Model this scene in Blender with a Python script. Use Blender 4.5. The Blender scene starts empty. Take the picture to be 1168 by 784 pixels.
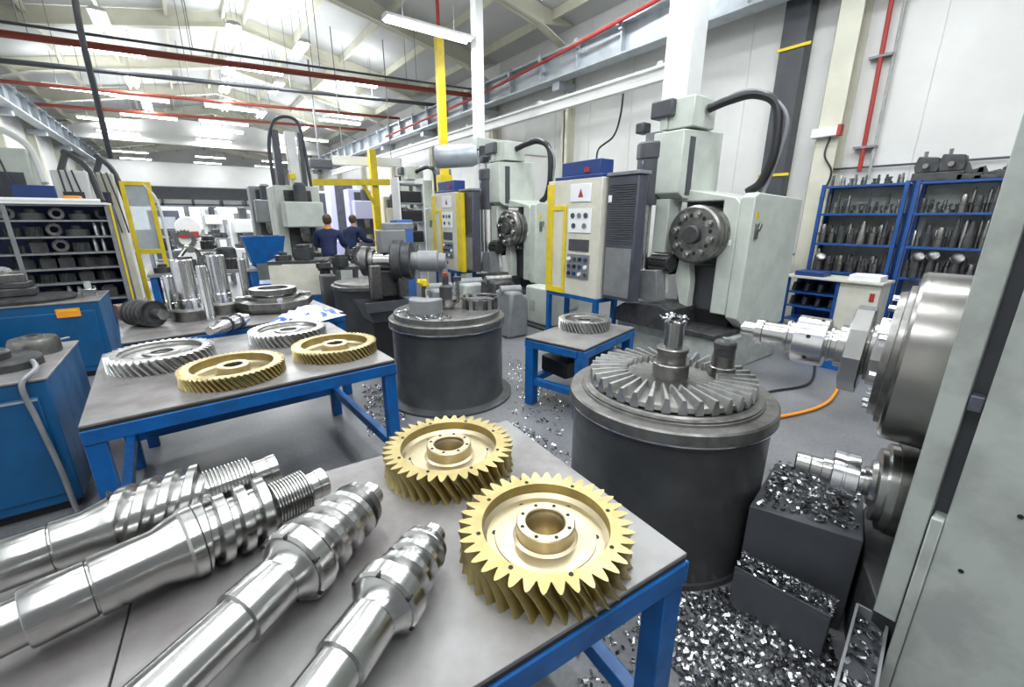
import bpy, bmesh, math, random
from mathutils import Vector, Matrix
random.seed(7)
PI = math.pi
SC = bpy.context.scene
COL = SC.collection

# ------------------------------------------------------------------ camera
F = 488.0; TH = math.atan(143 / F); YAW = math.radians(36.4); HC = 1.65
cam = bpy.data.cameras.new('camera'); co = bpy.data.objects.new('camera', cam); COL.objects.link(co)
cam.sensor_fit = 'HORIZONTAL'; cam.sensor_width = 36.0; cam.lens = F / 1168 * 36.0
cam.clip_start = 0.02; cam.clip_end = 200
co.location = (0, 0, HC); co.rotation_euler = (PI / 2 - TH, 0, -YAW)
SC.camera = co

# ------------------------------------------------------------------ exposure, world
vs = SC.view_settings
SC.display_settings.display_device = 'sRGB'
vs.view_transform = 'Standard'; vs.look = 'None'; vs.gamma = 1.0; vs.use_curve_mapping = False
vs.exposure = 0.22
W = bpy.data.worlds.new('world'); SC.world = W; W.use_nodes = True
bg = W.node_tree.nodes['Background']; bg.inputs[0].default_value = (0.93, 0.97, 1.0, 1); bg.inputs[1].default_value = 0.22
LAMP_W = 56.0        # watts of each ceiling fitting

# pixel -> place in the hall, on a plane of known height / wall / depth
_st, _ct = math.sin(TH), math.cos(TH)
_fw = Vector((math.sin(YAW) * _ct, math.cos(YAW) * _ct, -_st)); _rt = Vector((math.cos(YAW), -math.sin(YAW), 0))
_up = Vector((math.sin(YAW) * _st, math.cos(YAW) * _st, _ct))
def ray(u, v): return _fw + _rt * ((u - 584) / F) + _up * ((392 - v) / F)
def PZ(u, v, z): r = ray(u, v); p = r * ((z - HC) / r.z); return Vector((p.x, p.y, z))
def PX(u, v, x): r = ray(u, v); p = r * (x / r.x); return Vector((x, p.y, HC + p.z))
def PY(u, v, y): r = ray(u, v); p = r * (y / r.y); return Vector((p.x, y, HC + p.z))
def PD(u, v, d): p = ray(u, v) * d; return Vector((p.x, p.y, HC + p.z))

# ------------------------------------------------------------------ materials
def mat(name, col, rough=0.5, metal=0.0, var=0.0, scale=6.0, col2=None, bump=0.0, bscale=60.0, emit=0.0, rvar=0.0, stretch=None, coat=0.0, alpha=None, thr=(0.42, 0.62)):
    m = bpy.data.materials.new(name); m.use_nodes = True
    nt = m.node_tree; b = nt.nodes['Principled BSDF']; L = nt.links
    b.inputs['Base Color'].default_value = (*col, 1); b.inputs['Roughness'].default_value = rough; b.inputs['Metallic'].default_value = metal
    if coat: b.inputs['Coat Weight'].default_value = coat; b.inputs['Coat Roughness'].default_value = 0.12
    if emit: b.inputs['Emission Color'].default_value = (*col, 1); b.inputs['Emission Strength'].default_value = emit
    if alpha is not None: b.inputs['Alpha'].default_value = alpha
    tc = nt.nodes.new('ShaderNodeTexCoord'); src = tc.outputs['Object']
    if stretch:
        mp = nt.nodes.new('ShaderNodeMapping'); mp.inputs['Scale'].default_value = stretch; L.new(src, mp.inputs[0]); src = mp.outputs[0]
    if var or col2 or rvar:
        n = nt.nodes.new('ShaderNodeTexNoise'); n.inputs['Scale'].default_value = scale; n.inputs['Detail'].default_value = 5; n.inputs['Roughness'].default_value = 0.6
        L.new(src, n.inputs['Vector'])
        r = nt.nodes.new('ShaderNodeMapRange'); r.inputs[1].default_value = thr[0]; r.inputs[2].default_value = thr[1]; L.new(n.outputs['Fac'], r.inputs[0])
        if var or col2:
            mx = nt.nodes.new('ShaderNodeMix'); mx.data_type = 'RGBA'
            mx.inputs[6].default_value = (*col, 1)
            c2 = col2 or tuple(max(0, c * (1 - var)) for c in col); mx.inputs[7].default_value = (*c2, 1)
            L.new(r.outputs[0], mx.inputs[0]); L.new(mx.outputs[2], b.inputs['Base Color'])
        if rvar:
            r2 = nt.nodes.new('ShaderNodeMapRange'); r2.inputs[3].default_value = rough; r2.inputs[4].default_value = rough + rvar
            L.new(r.outputs[0], r2.inputs[0]); L.new(r2.outputs[0], b.inputs['Roughness'])
    if bump:
        n2 = nt.nodes.new('ShaderNodeTexNoise'); n2.inputs['Scale'].default_value = bscale; n2.inputs['Detail'].default_value = 3; L.new(src, n2.inputs['Vector'])
        bp = nt.nodes.new('ShaderNodeBump'); bp.inputs['Strength'].default_value = bump; bp.inputs['Distance'].default_value = 0.01
        L.new(n2.outputs['Fac'], bp.inputs['Height']); L.new(bp.outputs[0], b.inputs['Normal'])
    return m
M = {}
M['steel'] = mat('turned_steel', (0.50, 0.50, 0.49), 0.25, 1, 0.14, 4)
M['steel_d'] = mat('dark_oily_steel', (0.30, 0.295, 0.28), 0.3, 1, 0.45, 8, rvar=0.2)
M['steel_b'] = mat('bright_ground_steel', (0.78, 0.78, 0.80), 0.16, 1, 0.1, 12, rvar=0.1)
M['chip'] = mat('bright_chips', (0.50, 0.51, 0.53), 0.26, 1, 0.6, 25)
M['bronze'] = mat('machined_bronze', (0.55, 0.475, 0.32), 0.34, 1, 0.12, 7, rvar=0.12)
M['bronze_t'] = mat('hobbed_bronze_teeth', (0.50, 0.41, 0.19), 0.36, 1, 0.2, 10, rvar=0.1)
M['gearsteel'] = mat('milled_gear_steel', (0.62, 0.62, 0.61), 0.3, 1, 0.3, 14, rvar=0.15)
M['iron'] = mat('dark_cast_iron', (0.075, 0.077, 0.08), 0.42, 0.4, 0.4, 9, rvar=0.2)
M['black'] = mat('black_rubber', (0.012, 0.012, 0.014), 0.5)
M['hole'] = mat('dark_bore', (0.01, 0.009, 0.008), 0.7)
M['drum'] = mat('charcoal_drum_paint', (0.058, 0.060, 0.062), 0.33, 0.0, 0.35, 4, rvar=0.15, coat=0.15)
M['drumtop'] = mat('worn_drum_rim', (0.21, 0.205, 0.195), 0.34, 0.7, 0.35, 10, rvar=0.15)
M['blue'] = mat('blue_enamel', (0.001, 0.105, 0.36), 0.36, 0, 0.3, 5, rvar=0.15)
M['bluecab'] = mat('cabinet_blue_enamel', (0.001, 0.083, 0.225), 0.4, 0, 0.25, 3, rvar=0.15)
M['rackblue'] = mat('rack_blue_enamel', (0.012, 0.075, 0.28), 0.4, 0, 0.2, 5)
M['plate'] = mat('worn_steel_sheet', (0.27, 0.265, 0.262), 0.36, 0.35, 0, 3.2, col2=(0.165, 0.148, 0.145), rvar=0.15, thr=(0.4, 0.68))
M['edge'] = mat('dark_sheet_edge', (0.05, 0.045, 0.04), 0.5, 0.5)
M['green'] = mat('pale_grey_green_enamel', (0.56, 0.60, 0.545), 0.42, 0, 0.14, 3, rvar=0.1)
M['greend'] = mat('worn_grey_enamel', (0.42, 0.45, 0.42), 0.42, 0, 0.25, 6, rvar=0.1)
M['cream'] = mat('cream_enamel', (0.68, 0.66, 0.56), 0.45, 0, 0.12, 4)
M['yellow'] = mat('safety_yellow', (0.80, 0.60, 0.02), 0.4, 0, 0.15, 5)
M['louver'] = mat('slate_blue_enamel', (0.075, 0.08, 0.105), 0.38, 0, 0.25, 4)
M['navy'] = mat('navy_panel', (0.02, 0.05, 0.20), 0.4)
M['white'] = mat('white_enamel', (0.78, 0.79, 0.78), 0.45, 0, 0.06, 3)
M['wall'] = mat('painted_wall_panel', (0.74, 0.74, 0.72), 0.6, 0, 0.1, 0.8)
M['roof'] = mat('painted_roof_sheet', (0.60, 0.61, 0.60), 0.6, 0, 0.08, 0.7)
M['beam'] = mat('cream_painted_steel', (0.62, 0.61, 0.50), 0.5, 0, 0.1, 2)
M['galv'] = mat('grey_painted_steel', (0.46, 0.50, 0.54), 0.4, 0.35, 0.2, 3)
M['red'] = mat('red_pipe_paint', (0.40, 0.035, 0.03), 0.45)
M['reddark'] = mat('rust_red_pipe_paint', (0.27, 0.05, 0.03), 0.5)
M['dgrey'] = mat('dark_grey_paint', (0.07, 0.075, 0.085), 0.45, 0, 0.2, 4)
M['mgrey'] = mat('mid_grey_paint', (0.25, 0.26, 0.27), 0.45, 0.2, 0.2, 5)
M['lilac'] = mat('pale_lilac_enamel', (0.50, 0.50, 0.72), 0.5)
M['orange'] = mat('orange_plastic', (0.85, 0.30, 0.02), 0.5)
M['paper'] = mat('white_paper', (0.85, 0.86, 0.88), 0.7)
M['glass'] = mat('guard_glass', (0.55, 0.60, 0.62), 0.08, 0, 0.2, 2, alpha=0.55)
M['lamp'] = mat('lamp_tube', (0.93, 0.97, 1.0), 0.5, emit=14)
M['window'] = mat('daylit_pane', (0.86, 0.93, 1.0), 0.4, emit=1.6)
M['skin'] = mat('skin', (0.55, 0.33, 0.24), 0.5)
M['hair'] = mat('brown_hair', (0.09, 0.05, 0.025), 0.6)
M['cloth'] = mat('navy_workwear', (0.012, 0.022, 0.085), 0.8, 0, 0.3, 12)
M['trouser'] = mat('grey_workwear', (0.09, 0.09, 0.095), 0.8, 0, 0.3, 12)
M['brown'] = mat('rusty_steel', (0.20, 0.13, 0.09), 0.5, 0.5, 0.4, 12)

def turned(name, col, rough, an):
    m = mat(name, col, rough, 1, 0.10, 5); nt = m.node_tree; b = nt.nodes['Principled BSDF']
    tg = nt.nodes.new('ShaderNodeTangent'); tg.direction_type = 'RADIAL'; tg.axis = 'X'
    nt.links.new(tg.outputs[0], b.inputs['Tangent']); b.inputs['Anisotropic'].default_value = an; b.inputs['Anisotropic Rotation'].default_value = 0.25
    return m
M['steel_x'] = turned('lathe_turned_steel', (0.54, 0.54, 0.53), 0.24, 0.7)
M['steel_m'] = mat('oily_chuck_steel', (0.33, 0.32, 0.30), 0.27, 1, 0.2, 3)
def floor_mat():
    m = bpy.data.materials.new('polished_concrete'); m.use_nodes = True; nt = m.node_tree; L = nt.links; b = nt.nodes['Principled BSDF']
    tc = nt.nodes.new('ShaderNodeTexCoord')
    n = nt.nodes.new('ShaderNodeTexNoise'); n.inputs['Scale'].default_value = 1.6; n.inputs['Detail'].default_value = 8; L.new(tc.outputs['Object'], n.inputs[0])
    r = nt.nodes.new('ShaderNodeValToRGB'); r.color_ramp.elements[0].position = 0.32; r.color_ramp.elements[0].color = (0.12, 0.122, 0.13, 1)
    r.color_ramp.elements[1].position = 0.68; r.color_ramp.elements[1].color = (0.225, 0.23, 0.242, 1); L.new(n.outputs['Fac'], r.inputs[0])
    n2 = nt.nodes.new('ShaderNodeTexNoise'); n2.inputs['Scale'].default_value = 45; n2.inputs['Detail'].default_value = 4; L.new(tc.outputs['Object'], n2.inputs[0])
    r2 = nt.nodes.new('ShaderNodeMapRange'); r2.inputs[1].default_value = 0.3; r2.inputs[2].default_value = 0.75; r2.inputs[3].default_value = 0.8; r2.inputs[4].default_value = 1.15; L.new(n2.outputs['Fac'], r2.inputs[0])
    mx = nt.nodes.new('ShaderNodeVectorMath'); mx.operation = 'SCALE'; L.new(r.outputs[0], mx.inputs[0]); L.new(r2.outputs[0], mx.inputs['Scale'])
    L.new(mx.outputs[0], b.inputs['Base Color'])
    r3 = nt.nodes.new('ShaderNodeMapRange'); r3.inputs[3].default_value = 0.22; r3.inputs[4].default_value = 0.5; L.new(n.outputs['Fac'], r3.inputs[0]); L.new(r3.outputs[0], b.inputs['Roughness'])
    return m
M['floor'] = floor_mat()

# ------------------------------------------------------------------ mesh helpers
class MB:
    def __init__(s): s.v = []; s.f = []
    def add(s, vs, fs, mtx=None):
        k = len(s.v)
        s.v += [tuple(mtx @ Vector(p)) if mtx else tuple(p) for p in vs]; s.f += [tuple(i + k for i in f) for f in fs]; return s
    def box(s, x0, x1, y0, y1, z0, z1, mtx=None):
        v = [(x0, y0, z0), (x1, y0, z0), (x1, y1, z0), (x0, y1, z0), (x0, y0, z1), (x1, y0, z1), (x1, y1, z1), (x0, y1, z1)]
        return s.add(v, [(0, 3, 2, 1), (4, 5, 6, 7), (0, 1, 5, 4), (1, 2, 6, 5), (2, 3, 7, 6), (3, 0, 4, 7)], mtx)
    def cbox(s, c, d, rz=0, rx=0, ry=0):
        m = Matrix.Translation(c) @ Matrix.Rotation(rz, 4, 'Z') @ Matrix.Rotation(ry, 4, 'Y') @ Matrix.Rotation(rx, 4, 'X')
        return s.box(-d[0] / 2, d[0] / 2, -d[1] / 2, d[1] / 2, -d[2] / 2, d[2] / 2, m)
    def lathe(s, prof, n=32, mtx=None, a0=0.0, a1=2 * PI):
        full = abs(a1 - a0 - 2 * PI) < 1e-6; m = n if full else n + 1
        vs, fs, rows = [], [], []
        for r, z in prof:
            if r < 1e-6: rows.append([len(vs)]); vs.append((0, 0, z))
            else:
                rows.append(list(range(len(vs), len(vs) + m)))
                vs += [(r * math.cos(a0 + (a1 - a0) * j / n), r * math.sin(a0 + (a1 - a0) * j / n), z) for j in range(m)]
        for a, b in zip(rows, rows[1:]):
            for j in range(n):
                k = (j + 1) % m
                if len(a) == 1 and len(b) == 1: continue
                if len(a) == 1: fs.append((a[0], b[k], b[j]))
                elif len(b) == 1: fs.append((a[j], a[k], b[0]))
                else: fs.append((a[j], a[k], b[k], b[j]))
        return s.add(vs, fs, mtx)
    def cyl(s, p0, p1, r0, r1=None, n=16):
        p0 = Vector(p0); p1 = Vector(p1); d = p1 - p0; r1 = r0 if r1 is None else r1
        return s.lathe([(0, 0), (r0, 0), (r1, d.length), (0, d.length)], n, axis_m(p0, d))
    def tube(s, pts, r, n=8):
        pts = [Vector(p) for p in pts]; vs, fs = [], []
        for i, p in enumerate(pts):
            t = (pts[min(i + 1, len(pts) - 1)] - pts[max(i - 1, 0)]).normalized()
            a = t.orthogonal().normalized() if i == 0 else (a - t * a.dot(t)).normalized()
            b = t.cross(a)
            vs += [tuple(p + (a * math.cos(2 * PI * j / n) + b * math.sin(2 * PI * j / n)) * r) for j in range(n)]
        for i in range(len(pts) - 1):
            for j in range(n):
                k = (j + 1) % n; fs.append((i * n + j, i * n + k, (i + 1) * n + k, (i + 1) * n + j))
        fs.append(tuple(range(n))); fs.append(tuple(range((len(pts) - 1) * n, len(pts) * n)))
        return s.add(vs, fs)
    def prism(s, poly, h0, h1, mtx=None):
        n = len(poly); vs = [(x, y, h0) for x, y in poly] + [(x, y, h1) for x, y in poly]
        return s.add(vs, [tuple(range(n))[::-1], tuple(range(n, 2 * n))] + [(i, (i + 1) % n, n + (i + 1) % n, n + i) for i in range(n)], mtx)
def axis_m(p, d):
    return Matrix.Translation(Vector(p)) @ Vector(d).to_track_quat('Z', 'Y').to_matrix().to_4x4()
XZ = Matrix(((1, 0, 0, 0), (0, 0, -1, 0), (0, 1, 0, 0), (0, 0, 0, 1)))     # prism drawn in x,z and run along -y
YZ = Matrix(((0, 0, 1, 0), (1, 0, 0, 0), (0, 1, 0, 0), (0, 0, 0, 1)))      # prism drawn in y,z and run along x
def bez(p, n=16):
    p = [Vector(q) for q in p]; out = []
    P = [p[0] * 2 - p[1]] + p + [p[-1] * 2 - p[-2]]
    for i in range(1, len(P) - 2):
        for k in range(n):
            t = k / n; a, b, c, d = P[i - 1], P[i], P[i + 1], P[i + 2]
            out.append(0.5 * ((2 * b) + (c - a) * t + (2 * a - 5 * b + 4 * c - d) * t * t + (3 * b - a - 3 * c + d) * t ** 3))
    return out + [p[-1]]

def obj(name, mb, m, parent=None, bevel=0.0, smooth=32, w=False):
    me = bpy.data.meshes.new(name)
    vs = mb.v
    if w and parent is not None:
        L = parent.location
        if parent.parent: L = L + parent.parent.location
        vs = [(a - L.x, b - L.y, c - L.z) for a, b, c in vs]
    me.from_pydata(vs, [], mb.f)
    bm = bmesh.new(); bm.from_mesh(me); bmesh.ops.recalc_face_normals(bm, faces=bm.faces)
    for f in bm.faces: f.smooth = True
    bm.to_mesh(me); bm.free()
    me.set_sharp_from_angle(angle=math.radians(smooth))
    me.materials.append(M[m] if isinstance(m, str) else m)
    o = bpy.data.objects.new(name, me); COL.objects.link(o)
    if parent: o.parent = parent
    if bevel:
        b = o.modifiers.new('bevel', 'BEVEL'); b.width = bevel; b.segments = 2; b.limit_method = 'ANGLE'; b.angle_limit = math.radians(40); b.harden_normals = False
    return o
def tag(o, label, cat, group=None, kind=None):
    o['label'] = label; o['category'] = cat
    if group: o['group'] = group
    if kind: o['kind'] = kind
    return o
def thing(name, label, cat, loc=(0, 0, 0), rz=0.0, group=None):
    o = bpy.data.objects.new(name, None); COL.objects.link(o); o.empty_display_size = 0.1
    o.location = loc; o.rotation_euler = (0, 0, rz); return tag(o, label, cat, group)
def single(name, mb, m, label, cat, loc=None, group=None, bevel=0.0, kind=None, smooth=32):
    if loc is not None:
        l = Vector(loc); mb.v = [(a - l.x, b - l.y, c - l.z) for a, b, c in mb.v]
    o = obj(name, mb, m, None, bevel, smooth)
    if loc is not None: o.location = loc
    return tag(o, label, cat, group, kind)
def struct(name, mb, m, parent=None, bevel=0.0):
    o = obj(name, mb, m, parent, bevel); o['kind'] = 'structure'; return o
def dup(r0, loc, rz=None, label=None, group=None, scale=None):
    r = r0.copy(); COL.objects.link(r); r.location = loc
    if rz is not None: r.rotation_euler = (0, 0, rz)
    if label: r['label'] = label
    if group: r['group'] = group
    if scale: r.scale = scale
    for ch in r0.children:
        c = ch.copy(); COL.objects.link(c); c.parent = r
        for g in ch.children:
            d = g.copy(); COL.objects.link(d); d.parent = c
    return r
def poly_at(pts, z): return [(PZ(u, v, z).x, PZ(u, v, z).y) for u, v in pts]

# ================================================================== the hall
XR, XL, YB, YF, EAVE, RX, RZ = 8.0, -4.0, 44.0, -3.0, 5.9, 2.0, 7.05
struct('floor', MB().box(XL - 0.2, XR + 0.2, YF, YB + 0.2, -0.12, 0), 'floor')
mb = MB().prism([(XL - 0.2, EAVE - 0.04), (RX, RZ), (XR + 0.2, EAVE - 0.04), (XR + 0.2, EAVE + 0.08), (RX, RZ + 0.12), (XL - 0.2, EAVE + 0.08)], -YB - 0.2, -YF, XZ)
struct('ceiling', mb, 'roof')
mb = MB()
y = YF
while y < YB:                                             # tall panels with open joints
    mb.box(XR, XR + 0.16, y + 0.006, y + 1.194, 0, EAVE + 0.1); y += 1.2
mb.box(XR + 0.012, XR + 0.2, YF, YB, 0, EAVE + 0.1)
struct('wall_right', mb, 'wall')
mb = MB(); y = YF
while y < YB:
    mb.box(XL - 0.16, XL, y + 0.006, y + 1.194, 0, EAVE + 0.1); y += 1.2
mb.box(XL - 0.2, XL - 0.012, YF, YB, 0, EAVE + 0.1)
struct('wall_left', mb, 'wall')
struct('wall_back', MB().prism([(XL, 0), (XR, 0), (XR, EAVE), (RX, RZ), (XL, EAVE)], -YB - 0.15, -YB, XZ), 'wall')
def slope(x): return RZ - abs(x - RX) * (RZ - EAVE) / (XR - RX)
RAFT = [8.4, 11.6, 15.6, 19.6, 23.6, 28.0, 32.5, 37.0, 41.0]
for i, y in enumerate(RAFT):                              # portal rafters, deeper at the knees, and their columns
    mb = MB()
    top = [(XL + 0.02, slope(XL) - 0.02), (RX, RZ - 0.02), (XR - 0.02, slope(XR) - 0.02)]
    bot = [(XR - 0.02, slope(XR) - 0.62), (XR - 1.1, slope(XR - 1.1) - 0.42), (RX, RZ - 0.40), (XL + 1.1, slope(XL + 1.1) - 0.42), (XL + 0.02, slope(XL) - 0.62)]
    for a, b, c, d in ((top[0], top[1], bot[2], bot[3]), (top[1], top[2], bot[1], bot[2])):
        mb.prism([a, b, c, d], -y - 0.02, -y + 0.02, XZ)
    for a, b in ((bot[0], bot[1]), (bot[1], bot[2]), (bot[2], bot[3]), (bot[3], bot[4])):
        mb.prism([a, b, (b[0], b[1] + 0.03), (a[0], a[1] + 0.03)], -y - 0.11, -y + 0.11, XZ)
    for sx in (XR - 0.25, XL):
        mb.box(sx, sx + 0.25, y - 0.02, y + 0.02, 0, EAVE - 0.5); mb.box(sx, sx + 0.03, y - 0.11, y + 0.11, 0, EAVE - 0.5); mb.box(sx + 0.22, sx + 0.25, y - 0.11, y + 0.11, 0, EAVE - 0.5)
    struct('trim_%d' % (i + 1), mb, 'beam')
mb = MB()
for x in [-3.4, -2.1, -0.8, 0.5, 1.75, 2.25, 3.5, 4.8, 6.1, 7.3]:   # purlins
    mb.box(x - 0.035, x + 0.035, YF, YB, slope(x) - 0.19, slope(x) + 0.0)
struct('trim_20', mb, 'beam')
# near wall column and lintels
mb = MB().box(7.68, 7.7, 2.6, 2.88, 0, 5.4).box(7.98, 8.0, 2.6, 2.88, 0, 5.4).box(7.7, 7.98, 2.72, 2.76, 0, 5.4)
struct('trim_21', mb, 'beam')
struct('trim_22', MB().prism([(XL, 5.3), (XR, 5.3), (XR, 5.85), (6, 6.2), (4, 6.5), (0, 6.5), (-2, 6.2), (XL, 5.85)], -30.0, -29.6, XZ), 'wall')                     # white cross lintel
struct('trim_23', MB().box(XL, XR - 2.5, 36, 36.4, 3.6, 5.0), 'wall')
mb = MB().box(-2.6, 3.8, 34.0, 35.9, 3.3, 3.45).box(-2.6, 3.8, 34.0, 34.1, 2.75, 3.3)
for x in (-2.4, -0.9, 0.6, 2.1, 3.4): mb.box(x, x + 0.12, 34.0, 35.9, 2.4, 2.75)
mb.box(-2.6, 3.8, 34.0, 34.1, 2.4, 2.5)
struct('trim_24', mb, 'dgrey')                                                           # dark canopy at the far end
for i, x in enumerate((-2.4, -0.6, 1.2, 3.0)):
    f = struct('window_%d' % (i + 1), MB().box(x - 0.8, x + 0.8, 43.9, 44.0, 0.7, 2.6), 'galv')
    g = struct('window_pane', MB().box(x - 0.72, x + 0.72, 43.86, 43.9, 0.8, 2.5), 'window', f)
# crane runways
def runway(name, x, s, y0, y1):
    mb = MB().box(x - 0.02, x + 0.02, y0, y1, 4.72, 5.22).box(x - 0.16, x + 0.16, y0, y1, 4.68, 4.72).box(x - 0.16, x + 0.16, y0, y1, 5.2, 5.24).box(x - 0.03, x + 0.03, y0, y1, 5.24, 5.29)
    y = y0 + 0.5
    while y < y1:
        mb.box(x - 0.15, x + 0.15, y - 0.012, y + 0.012, 4.72, 5.2); mb.box(x - 0.19 if s > 0 else x + 0.11, x - 0.11 if s > 0 else x + 0.19, y - 0.04, y + 0.04, 5.1, 5.28); y += 1.2
    for yy in RAFT:
        if y0 < yy < y1: mb.box(min(x, x + s * 0.5), max(x, x + s * 0.5), yy - 0.12, yy + 0.12, 4.5, 4.68)
    return struct(name, mb, 'galv')
runway('trim_30', 7.45, 1, -2.5, 33)
runway('trim_31', -3.45, -1, -2.5, 43)
mb = MB().box(6.9, 7.04, 4.9, 26, 3.9, 3.93).box(6.955, 6.985, 4.9, 26, 3.93, 4.09).box(6.88, 7.06, 4.9, 26, 4.09, 4.13)
for yy in (5.2, 8.4, 11.6, 15.6, 19.6): mb.box(6.95, 7.75, yy - 0.05, yy + 0.05, 4.13, 4.21)
tag(struct('light_crane_rail', mb, 'white'), 'slim white crane rail running along right wall under runway beam', 'rail')
mb = MB().tube([PX(768, -10, 7.2), PX(640, 60, 7.2), PX(540, 112, 7.2), PX(440, 156, 7.2)], 0.035, 8)
single('conductor_pipe', mb, 'red', 'thin red pipe running along top of grey runway beam', 'pipe')
mb = MB()
for u0, v0 in ((1018, 0),): mb.tube([PX(u0 + 4, -25, 7.9), PX(980, 196, 7.9)], 0.028, 10)
ro = single('sprinkler_riser', mb, 'red', 'red vertical pipe on the white wall above the blue tool rack', 'pipe', PX(978, 212, 7.9))
for v, u in ((64, 1005), (168, 986)):
    p = PX(u, v, 7.9); obj('pipe_clamp', MB().box(p.x - 0.03, p.x + 0.09, p.y - 0.13, p.y + 0.13, p.z - 0.015, p.z + 0.015), 'mgrey', ro, w=True)
single('conduit', MB().tube([PX(1037, -20, 7.93), PX(990, 205, 7.93)], 0.02, 8), 'greend', 'pale grey conduit on the wall beside the red vertical pipe', 'conduit')
# dark tall duct with yellow straps
p0, p1 = PX(895, 0, 7.85), PX(870, 210, 7.85)
d0 = thing('cable_duct', 'tall black cable duct with yellow straps on right wall', 'duct', (7.85, 3.47, 0))
obj('duct', MB().box(7.74, 7.98, 3.28, 3.63, 1.4, 5.2), 'dgrey', d0, 0.005, w=True)
for v in (61, 200): z = PX(880, v, 7.74).z; obj('strap', MB().box(7.72, 7.745, 3.2, 3.66, z - 0.02, z + 0.02), 'yellow', d0, w=True)
p = PX(942, 152, 7.66)
d0 = thing('junction_box', 'small white junction box with cables on cream wall column', 'box', (7.62, 2.74, p.z - 0.1))
obj('case', MB().box(7.56, 7.68, 2.6, 2.92, p.z - 0.06, p.z + 0.06), 'white', d0, 0.008, w=True)
obj('red_cap', MB().box(7.56, 7.68, 2.56, 2.6, p.z - 0.06, p.z + 0.08), 'red', d0, w=True)
obj('cable', MB().tube(bez([(7.66, 2.7, p.z - 0.05), (7.64, 2.72, p.z - 0.3), (7.66, 2.6, p.z - 0.55), (7.66, 2.68, p.z - 0.9)]), 0.012, 6), 'black', d0, w=True)
single('wall_cable', MB().tube(bez([PX(712, 95, 7.7), PX(708, 130, 7.7), PX(700, 155, 7.7), PX(683, 170, 7.5), PX(680, 188, 7.0)]), 0.02, 8), 'black', 'black cable hanging in a curve from the light crane rail', 'cable')

# pipes crossing under the roof
def crosspipe(u0, v0, u1, v1, y, r, m, label, name='sprinkler_pipe', hang=True):
    a, b = PY(u0, v0, y), PY(u1, v1, y); d = (b - a) / (b.x - a.x)
    a = a + d * (XL + 0.05 - a.x); b = b + d * (XR - 0.35 - b.x)
    o = single(name, MB().tube([a, b], r, 10), m, label, 'pipe', a)
    if hang:
        for k in range(1, 5):
            p = a.lerp(b, k / 5); obj('hanger', MB().cyl(p, (p.x, p.y, slope(p.x) - 0.02), 0.008, n=6), 'mgrey', o, w=True)
crosspipe(0, 38, 530, 108, 11.9, 0.062, 'reddark', 'nearest thick rust red pipe crossing under the roof')
crosspipe(10, 26, 400, 82, 11.3, 0.024, 'dgrey', 'thin dark pipe crossing just above the nearest red pipe', 'air_pipe')
crosspipe(0, 69, 400, 110, 14.5, 0.055, 'dgrey', 'dark grey pipe crossing under the roof below the nearest red pipe', 'air_pipe')
crosspipe(50, 97, 400, 130, 18.0, 0.05, 'reddark', 'second red pipe crossing under the roof, below the dark grey one')
crosspipe(55, 120, 400, 147, 22.0, 0.055, 'reddark', 'third red pipe crossing under the roof, just before the white lintel')
crosspipe(90, 155, 330, 176, 33.0, 0.05, 'red', 'thin far red pipe crossing beyond the white lintel', hang=False)
mb = MB().tube(bez([PD(83, -15, 5.2), PD(93, 40, 5.4), PD(112, 120, 5.9), PD(126, 180, 6.4)]), 0.035, 8)
single('hanging_hose', mb, 'dgrey', 'dark supply hose hanging from the roof at left', 'hose')

# ceiling lights
def light_fixture(p, along, label, group, ln=1.5, flood=True):
    t = thing('ceiling_light', label, 'light', p, 0 if along == 'x' else PI / 2, group)
    obj('housing', MB().prism([(-0.16, 0), (-0.09, 0.07), (0.09, 0.07), (0.16, 0)], -ln / 2, ln / 2, YZ), 'white', t)
    for s in (-0.07, 0.07):
        obj('lamp_tube', MB().cyl((-ln / 2 + 0.03, s, -0.022), (ln / 2 - 0.03, s, -0.022), 0.02, n=10), 'lamp', t)
    q = Vector(p)
    for s in (-0.3, 0.3): obj('hanger', MB().cyl((ln * s, 0, 0.07), (ln * s, 0, max(0.1, slope(q.x + (ln * s if along == 'x' else 0)) - q.z - 0.02)), 0.006, n=6), 'mgrey', t)
    if flood:
        l = bpy.data.lights.new('lamp_light', 'AREA'); l.shape = 'RECTANGLE'; l.size = ln; l.size_y = 0.3; l.energy = LAMP_W; l.color = (0.94, 0.975, 1.0)
        lo = bpy.data.objects.new('lamp_light', l); COL.objects.link(lo); lo.parent = t; lo.location = (0, 0, -0.06)
        l2 = bpy.data.lights.new('lamp_glow', 'AREA'); l2.shape = 'RECTANGLE'; l2.size = ln; l2.size_y = 0.3; l2.energy = LAMP_W * 0.32; l2.color = l.color
        lo = bpy.data.objects.new('lamp_glow', l2); COL.objects.link(lo); lo.parent = t; lo.location = (0, 0, 0.09); lo.rotation_euler = (PI, 0, 0)
    return t
light_fixture(PZ(490, 34, 4.95), 'x', 'nearest long white tube light hanging by the red drop pipe', None, 1.7)
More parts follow.
